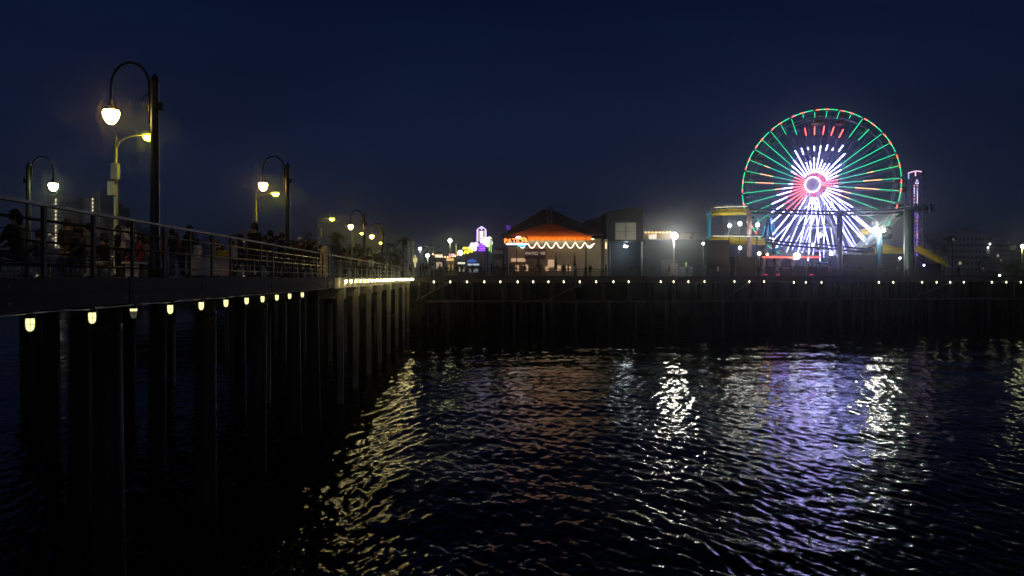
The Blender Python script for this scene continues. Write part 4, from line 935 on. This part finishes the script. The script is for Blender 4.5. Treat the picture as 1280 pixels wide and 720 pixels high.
def person(loc, rz, pose, top, bot, label, sc=1, hair=0, grp='people on the pier', hat=False):
    m2, J = PM[pose]
    o = bpy.data.objects.new('person', m2); C.objects.link(o); o.location = loc; o.rotation_euler = (0, 0, rz); o.scale = (sc, sc, sc)
    for i, mm in enumerate((SK[hash(label) % 1], CL[top], CL[bot])): o.material_slots[i].link = 'OBJECT'; o.material_slots[i].material = mm
    tag(o, label, 'person', grp)
    key = pose
    if key not in hair_cache:
        hb = HM[pose].build('hair', HR[0], o, True); hair_cache[key] = hb.data
        hb.material_slots[0].link = 'OBJECT'; hb.material_slots[0].material = HR[hair]
    else:
        hb = bpy.data.objects.new('hair', hair_cache[key]); C.objects.link(hb); hb.parent = o; hb.material_slots[0].link = 'OBJECT'; hb.material_slots[0].material = HR[hair]
    if hat:
        h = J['hd']; B('hat', hatw, o, lambda b: b.lathe([(.12, .06), (.13, .12), (.1, .2), (0, .22)], (h[0], h[1], h[2]), 12), True)
    return o
# large figures by the near railing: (px, depth, pose, top, bottom, facing, scale)
near = [
 (324, 27.0, 'stand', 'black', 'black', 2.6, 1.03, 0, 'person in black with a round dark cap, tallest figure above the railing'),
 (338, 30.5, 'stand', 'charcoal', 'denim', 1.9, 1.0, 0, 'person in charcoal top standing just right of the tallest figure'),
 (352, 31.5, 'phone', 'navy', 'black', -2.0, 1.0, 1, 'person in navy looking at their hands, left of the second lamp post'),
 (308, 29.5, 'lean', 'charcoal', 'black', -1.5, .96, 0, 'person in charcoal leaning on the railing left of the tallest figure'),
 (376, 36.0, 'stand', 'maroon', 'charcoal', 2.3, 1.0, 2, 'person in maroon with a pale cap at left of the dark crowd'),
 (386, 37.0, 'walk', 'black', 'black', -2.2, 1.0, 0, 'person in black walking in the crowd before the white post'),
 (396, 37.6, 'stand', 'charcoal', 'tan', 3.0, .97, 1, 'person in tan trousers nearest the white post'),
 (366, 36.0, 'phone', 'black', 'denim', 1.0, .95, 0, 'person in black and denim right of the second lamp post'),
 (278.5, 35.0, 'stand', 'yellow', 'charcoal', 0.3, .8, 0, 'short person in a bright yellow top seen through the railing'),
 (265, 33.0, 'walk', 'grey', 'black', 1.2, .98, 0, 'person in grey walking left of the yellow top'),
 (291, 35.0, 'stand', 'white', 'black', 2.8, .93, 1, 'person in white top right of the yellow top'),
 (228, 27.0, 'lean', 'black', 'black', -1.4, 1.0, 0, 'person in black leaning over the railing right of the first lamp post'),
 (216, 29.0, 'phone', 'black', 'denim', 2.4, .98, 0, 'person in black holding a phone near the first lamp post'),
 (205, 28.5, 'stand', 'pink', 'charcoal', 2.2, .92, 1, 'person in pink top right beside the first dark lamp post'),
 (176, 24.0, 'sit', 'maroon', 'black', 1.8, 1.0, 0, 'person in maroon sitting low behind the railing'),
 (184, 26.0, 'sit', 'grey', 'tan', -1.5, 1.0, 1, 'person in grey sitting left of the first lamp post'),
 (156, 24.5, 'lean', 'white', 'charcoal', -1.9, 1.0, 0, 'person in white top bending forward beside the street lamp pole'),
 (130, 24.0, 'sit', 'black', 'white', 1.5, 1.0, 0, 'person in black with white trousers seated behind the railing'),
 (98, 20.0, 'sit', 'charcoal', 'denim', 2.6, 1.0, 1, 'person in charcoal seated between the second and third fence posts'),
 (20, 17.0, 'sit', 'black', 'charcoal', 1.6, 1.1, 0, 'person in black sitting at the far left behind the rails'),
 (247, 33, 'stand', 'white', 'denim', 1.4, .9, 0, 'person in white and denim left of the walking person in grey'),
 (405, 45, 'walk', 'teal', 'black', 2.4, .95, 0, 'person in teal walking behind the white post'),
 (431, 50, 'stand', 'charcoal', 'black', 1.4, 1, 0, 'person in charcoal just right of the white post'),
 (437, 52, 'walk', 'grey', 'denim', 1.2, .95, 1, 'person in grey behind the lit railing'),
 (450, 60, 'stand', 'yellow', 'black', 2.2, 1, 0, 'person in yellow behind the lit railing, under the third globe'),
 (455, 60, 'stand', 'maroon', 'black', -2.2, 1, 0, 'person in maroon beside the distant yellow top'),
 (464, 66, 'walk', 'white', 'charcoal', .5, .97, 1, 'person in white walking behind the lit railing'),
 (471, 72, 'stand', 'navy', 'black', 1.5, 1, 0, 'person in navy under the farthest globe lamp'),
 (480, 78, 'walk', 'charcoal', 'black', 2.5, 1, 0, 'person in charcoal near the end of the lit railing'),
 (487, 84, 'stand', 'black', 'denim', -1.2, 1, 0, 'person in black at the end of the lit railing')]
near += [
 (313, 31, 'stand', 'black', 'denim', 1.2, 1.0, 0, 'person in black and denim half hidden left of the tallest figure'),
 (331, 33, 'walk', 'maroon', 'black', 2.2, .98, 1, 'person in maroon behind the gap right of the tallest figure'),
 (345, 34, 'stand', 'grey', 'black', -1.2, 1.0, 0, 'person in grey standing behind the charcoal and navy pair'),
 (370, 39, 'stand', 'green', 'black', 1.7, 1.0, 0, 'person in green at the left of the dense crowd'),
 (381, 40, 'phone', 'black', 'charcoal', -2.7, 1.02, 0, 'person in black raising a phone in the dense crowd'),
 (391, 41, 'stand', 'navy', 'black', 2.9, 1.0, 0, 'person in navy deep in the dense crowd'),
 (401, 42, 'stand', 'black', 'tan', .9, .96, 1, 'person in black and tan at the right of the dense crowd'),
 (301, 32, 'walk', 'navy', 'black', -1.4, .97, 0, 'person in navy walking right of the white top'),
 (237, 29, 'stand', 'charcoal', 'black', 2.0, 1.0, 0, 'person in charcoal right of the leaning person in black'),
 (221, 31, 'walk', 'maroon', 'denim', 1.3, .97, 1, 'person in maroon and denim between two people in black'),
 (148, 27, 'stand', 'black', 'black', 2.4, .98, 0, 'person all in black behind the first street lamp pole'),
 (112, 25, 'walk', 'grey', 'denim', 1.1, .95, 0, 'person in grey and denim walking past the lit tower column'),
 (84, 24, 'stand', 'charcoal', 'black', -2.0, .98, 1, 'person in charcoal standing between the left fence posts'),
 (50, 22, 'sit', 'navy', 'denim', 1.5, 1.0, 0, 'person in navy sitting below the pale globe at far left'),
 (271, 38, 'stand', 'black', 'black', 1.1, 1.0, 0, 'person in black just left of the yellow top')]
stools = []
for px, d, pose, a, c, rz, sc, hr, lab in near:
    p = W(px, HY, d); p.z = DZ
    lmin = -( -.0647*d-7.0); 
    if p.x > -.0647*d-6.9: p.x = -.0647*d-6.9
    person(p, rz, pose, a, c, lab, sc, hr, 'people on the near pier', hat='pale cap' in lab)
    if pose == 'sit': stools.append((p, rz, lab))
for i, (p, rz, lab) in enumerate(stools):
    t = thing('stool', 'low folding stool under the ' + lab.replace('sitting low', 'sitting').split(' seated')[0].split(' sitting')[0] + ' who sits', 'stool', p, rz, 'stools by the near railing')
    B('seat', CL['charcoal'], t, lambda b: b.box((0, -.02, .35), (.42, .4, .04)), True)
    for x in (-.17, .17):
        for y in (-.18, .14): B('leg', gmetal, t, lambda b: b.tube([(x, y, 0), (x, y, .33)], .015, 6), True)
# white boards and table behind the railing
t = thing('folding_table', 'white folding table with cloth behind the railing left of the yellow top', 'table', PR(10.2, 32.5), PA)
B('table_cloth', white, t, lambda b: b.box((0, 0, .42), (1.0, 2.6, .66)), True); B('tabletop', white, t, lambda b: b.box((0, 0, .77), (1.1, 2.7, .03)), True)
t = thing('bench', 'low pale bench behind the railing near the left street lamp pole', 'bench', PR(9.6, 24.2), PA)
B('seat', white, t, lambda b: b.box((0, 0, .43), (.4, 1.9, .06)), True)
for y in (-.7, .7): B('leg', white, t, lambda b: b.box((0, y, .2), (.35, .08, .4)), True)
t = thing('bench', 'low pale bench behind the first fence posts at far left', 'bench', PR(9.9, 15.0), PA)
B('seat', white, t, lambda b: b.box((0, 0, .43), (.4, 1.9, .06)), True)
for y in (-.7, .7): B('leg', white, t, lambda b: b.box((0, y, .2), (.35, .08, .4)), True)
# people along the far pier
rnd = random.Random(4)
tops = ['black', 'charcoal', 'navy', 'grey', 'maroon', 'white', 'teal', 'tan', 'pink', 'green']
bots = ['black', 'denim', 'charcoal', 'tan']
marks = [(505, 'by the end of the near pier lights'), (511, 'before the left pale column'), (517, 'in pale light before the right pale column'), (524, 'left of the dark tree'), (531, 'under the bright white light'), (538, 'before the dark tree'), (546, 'before the warm kiosk'), (553, 'right of the warm kiosk'), (560, 'before the amber kiosk'), (567, 'below the globe lamp'), (574, 'beside the slim yellow pole'), (581, 'under the yellow neon'), (588, 'before the blue parasol'), (596, 'below the lilac heart light'), (603, 'below the neon tower'), (610, 'left of the green mast'), (617, 'right of the green mast'), (624, 'before the dark stall'), (632, 'at the restaurant corner post'), (641, 'below the neon sign'), (649, 'left of the brown sign board'), (663, 'in front of the brown sign board'), (677, 'right of the first closed parasol'), (684, 'left of the middle closed parasol'), (706, 'right of the middle closed parasol'), (713, 'left of the right closed parasol'), (722, 'right of the right closed parasol'), (728, 'left of the right awning post'), (738, 'right of the awning post'), (748, 'before the annex'), (768, 'under the bluish canopy light'), (795, 'beside the canopy post'), (822, 'before the left end of the long building'), (850, 'beside the pale poster'), (872, 'before the right end of the long building'), (896, 'before the maroon block'), (914, 'left of the small booth'), (931, 'before the small booth'), (946, 'right of the dusty pink column'), (963, 'left end of the red rimmed ride'), (978, 'before the red rimmed ride'), (987, 'below the big white green light'), (1003, 'right part of the red rimmed ride'), (1020, 'below the dark light pole'), (1034, 'left of the purple column'), (1058, 'right of the purple column'), (1085, 'before the grey blue shed'), (1112, 'before the dark grey shed'), (1147, 'right of the green column'), (1160, 'by the violet lamp'), (1196, 'below the pale hotel'), (1222, 'left of the striped parasol'), (1252, 'right of the striped parasol')]
for i, (px, where) in enumerate(marks):
    e = FE(px); back = rnd.uniform(.9, 4.5); q = fe(e.x+rnd.uniform(-.3, .3), back)
    a = tops[(i*7+3) % 10] if rnd.random() < .6 else 'black'; c = bots[(i*3) % 4]; pose = ('stand', 'walk', 'lean', 'phone')[(i*5+i//3) % 4]
    verb = {'stand': 'standing', 'walk': 'walking', 'lean': 'leaning', 'phone': 'holding a phone'}[pose]
    person((q.x, q.y, DZ), rnd.uniform(0, 6.28) if pose != 'lean' else math.pi+FA, pose, a, c, f'person in {a} top {verb} {where}', rnd.uniform(.93, 1.06), i % 2, 'people on the far pier')
HAZE = True
if HAZE:
    me = MB().box((150, 450, 39), (2600, 2000, 83.4)); o = me.build('haze', None); o['kind'] = 'stuff'  # thin volume added to give the lamps soft halos
    m = bpy.data.materials.new('halo_haze'); m.use_nodes = True; nt = m.node_tree; nt.nodes.remove(nt.nodes['Principled BSDF'])
    pv = nt.nodes.new('ShaderNodeVolumePrincipled'); pv.inputs['Color'].default_value = (.9, .93, 1, 1); pv.inputs['Density'].default_value = .0011; pv.inputs['Anisotropy'].default_value = .97
    nt.links.new(pv.outputs[0], nt.nodes['Material Output'].inputs['Volume']); o.data.materials.clear(); o.data.materials.append(m)
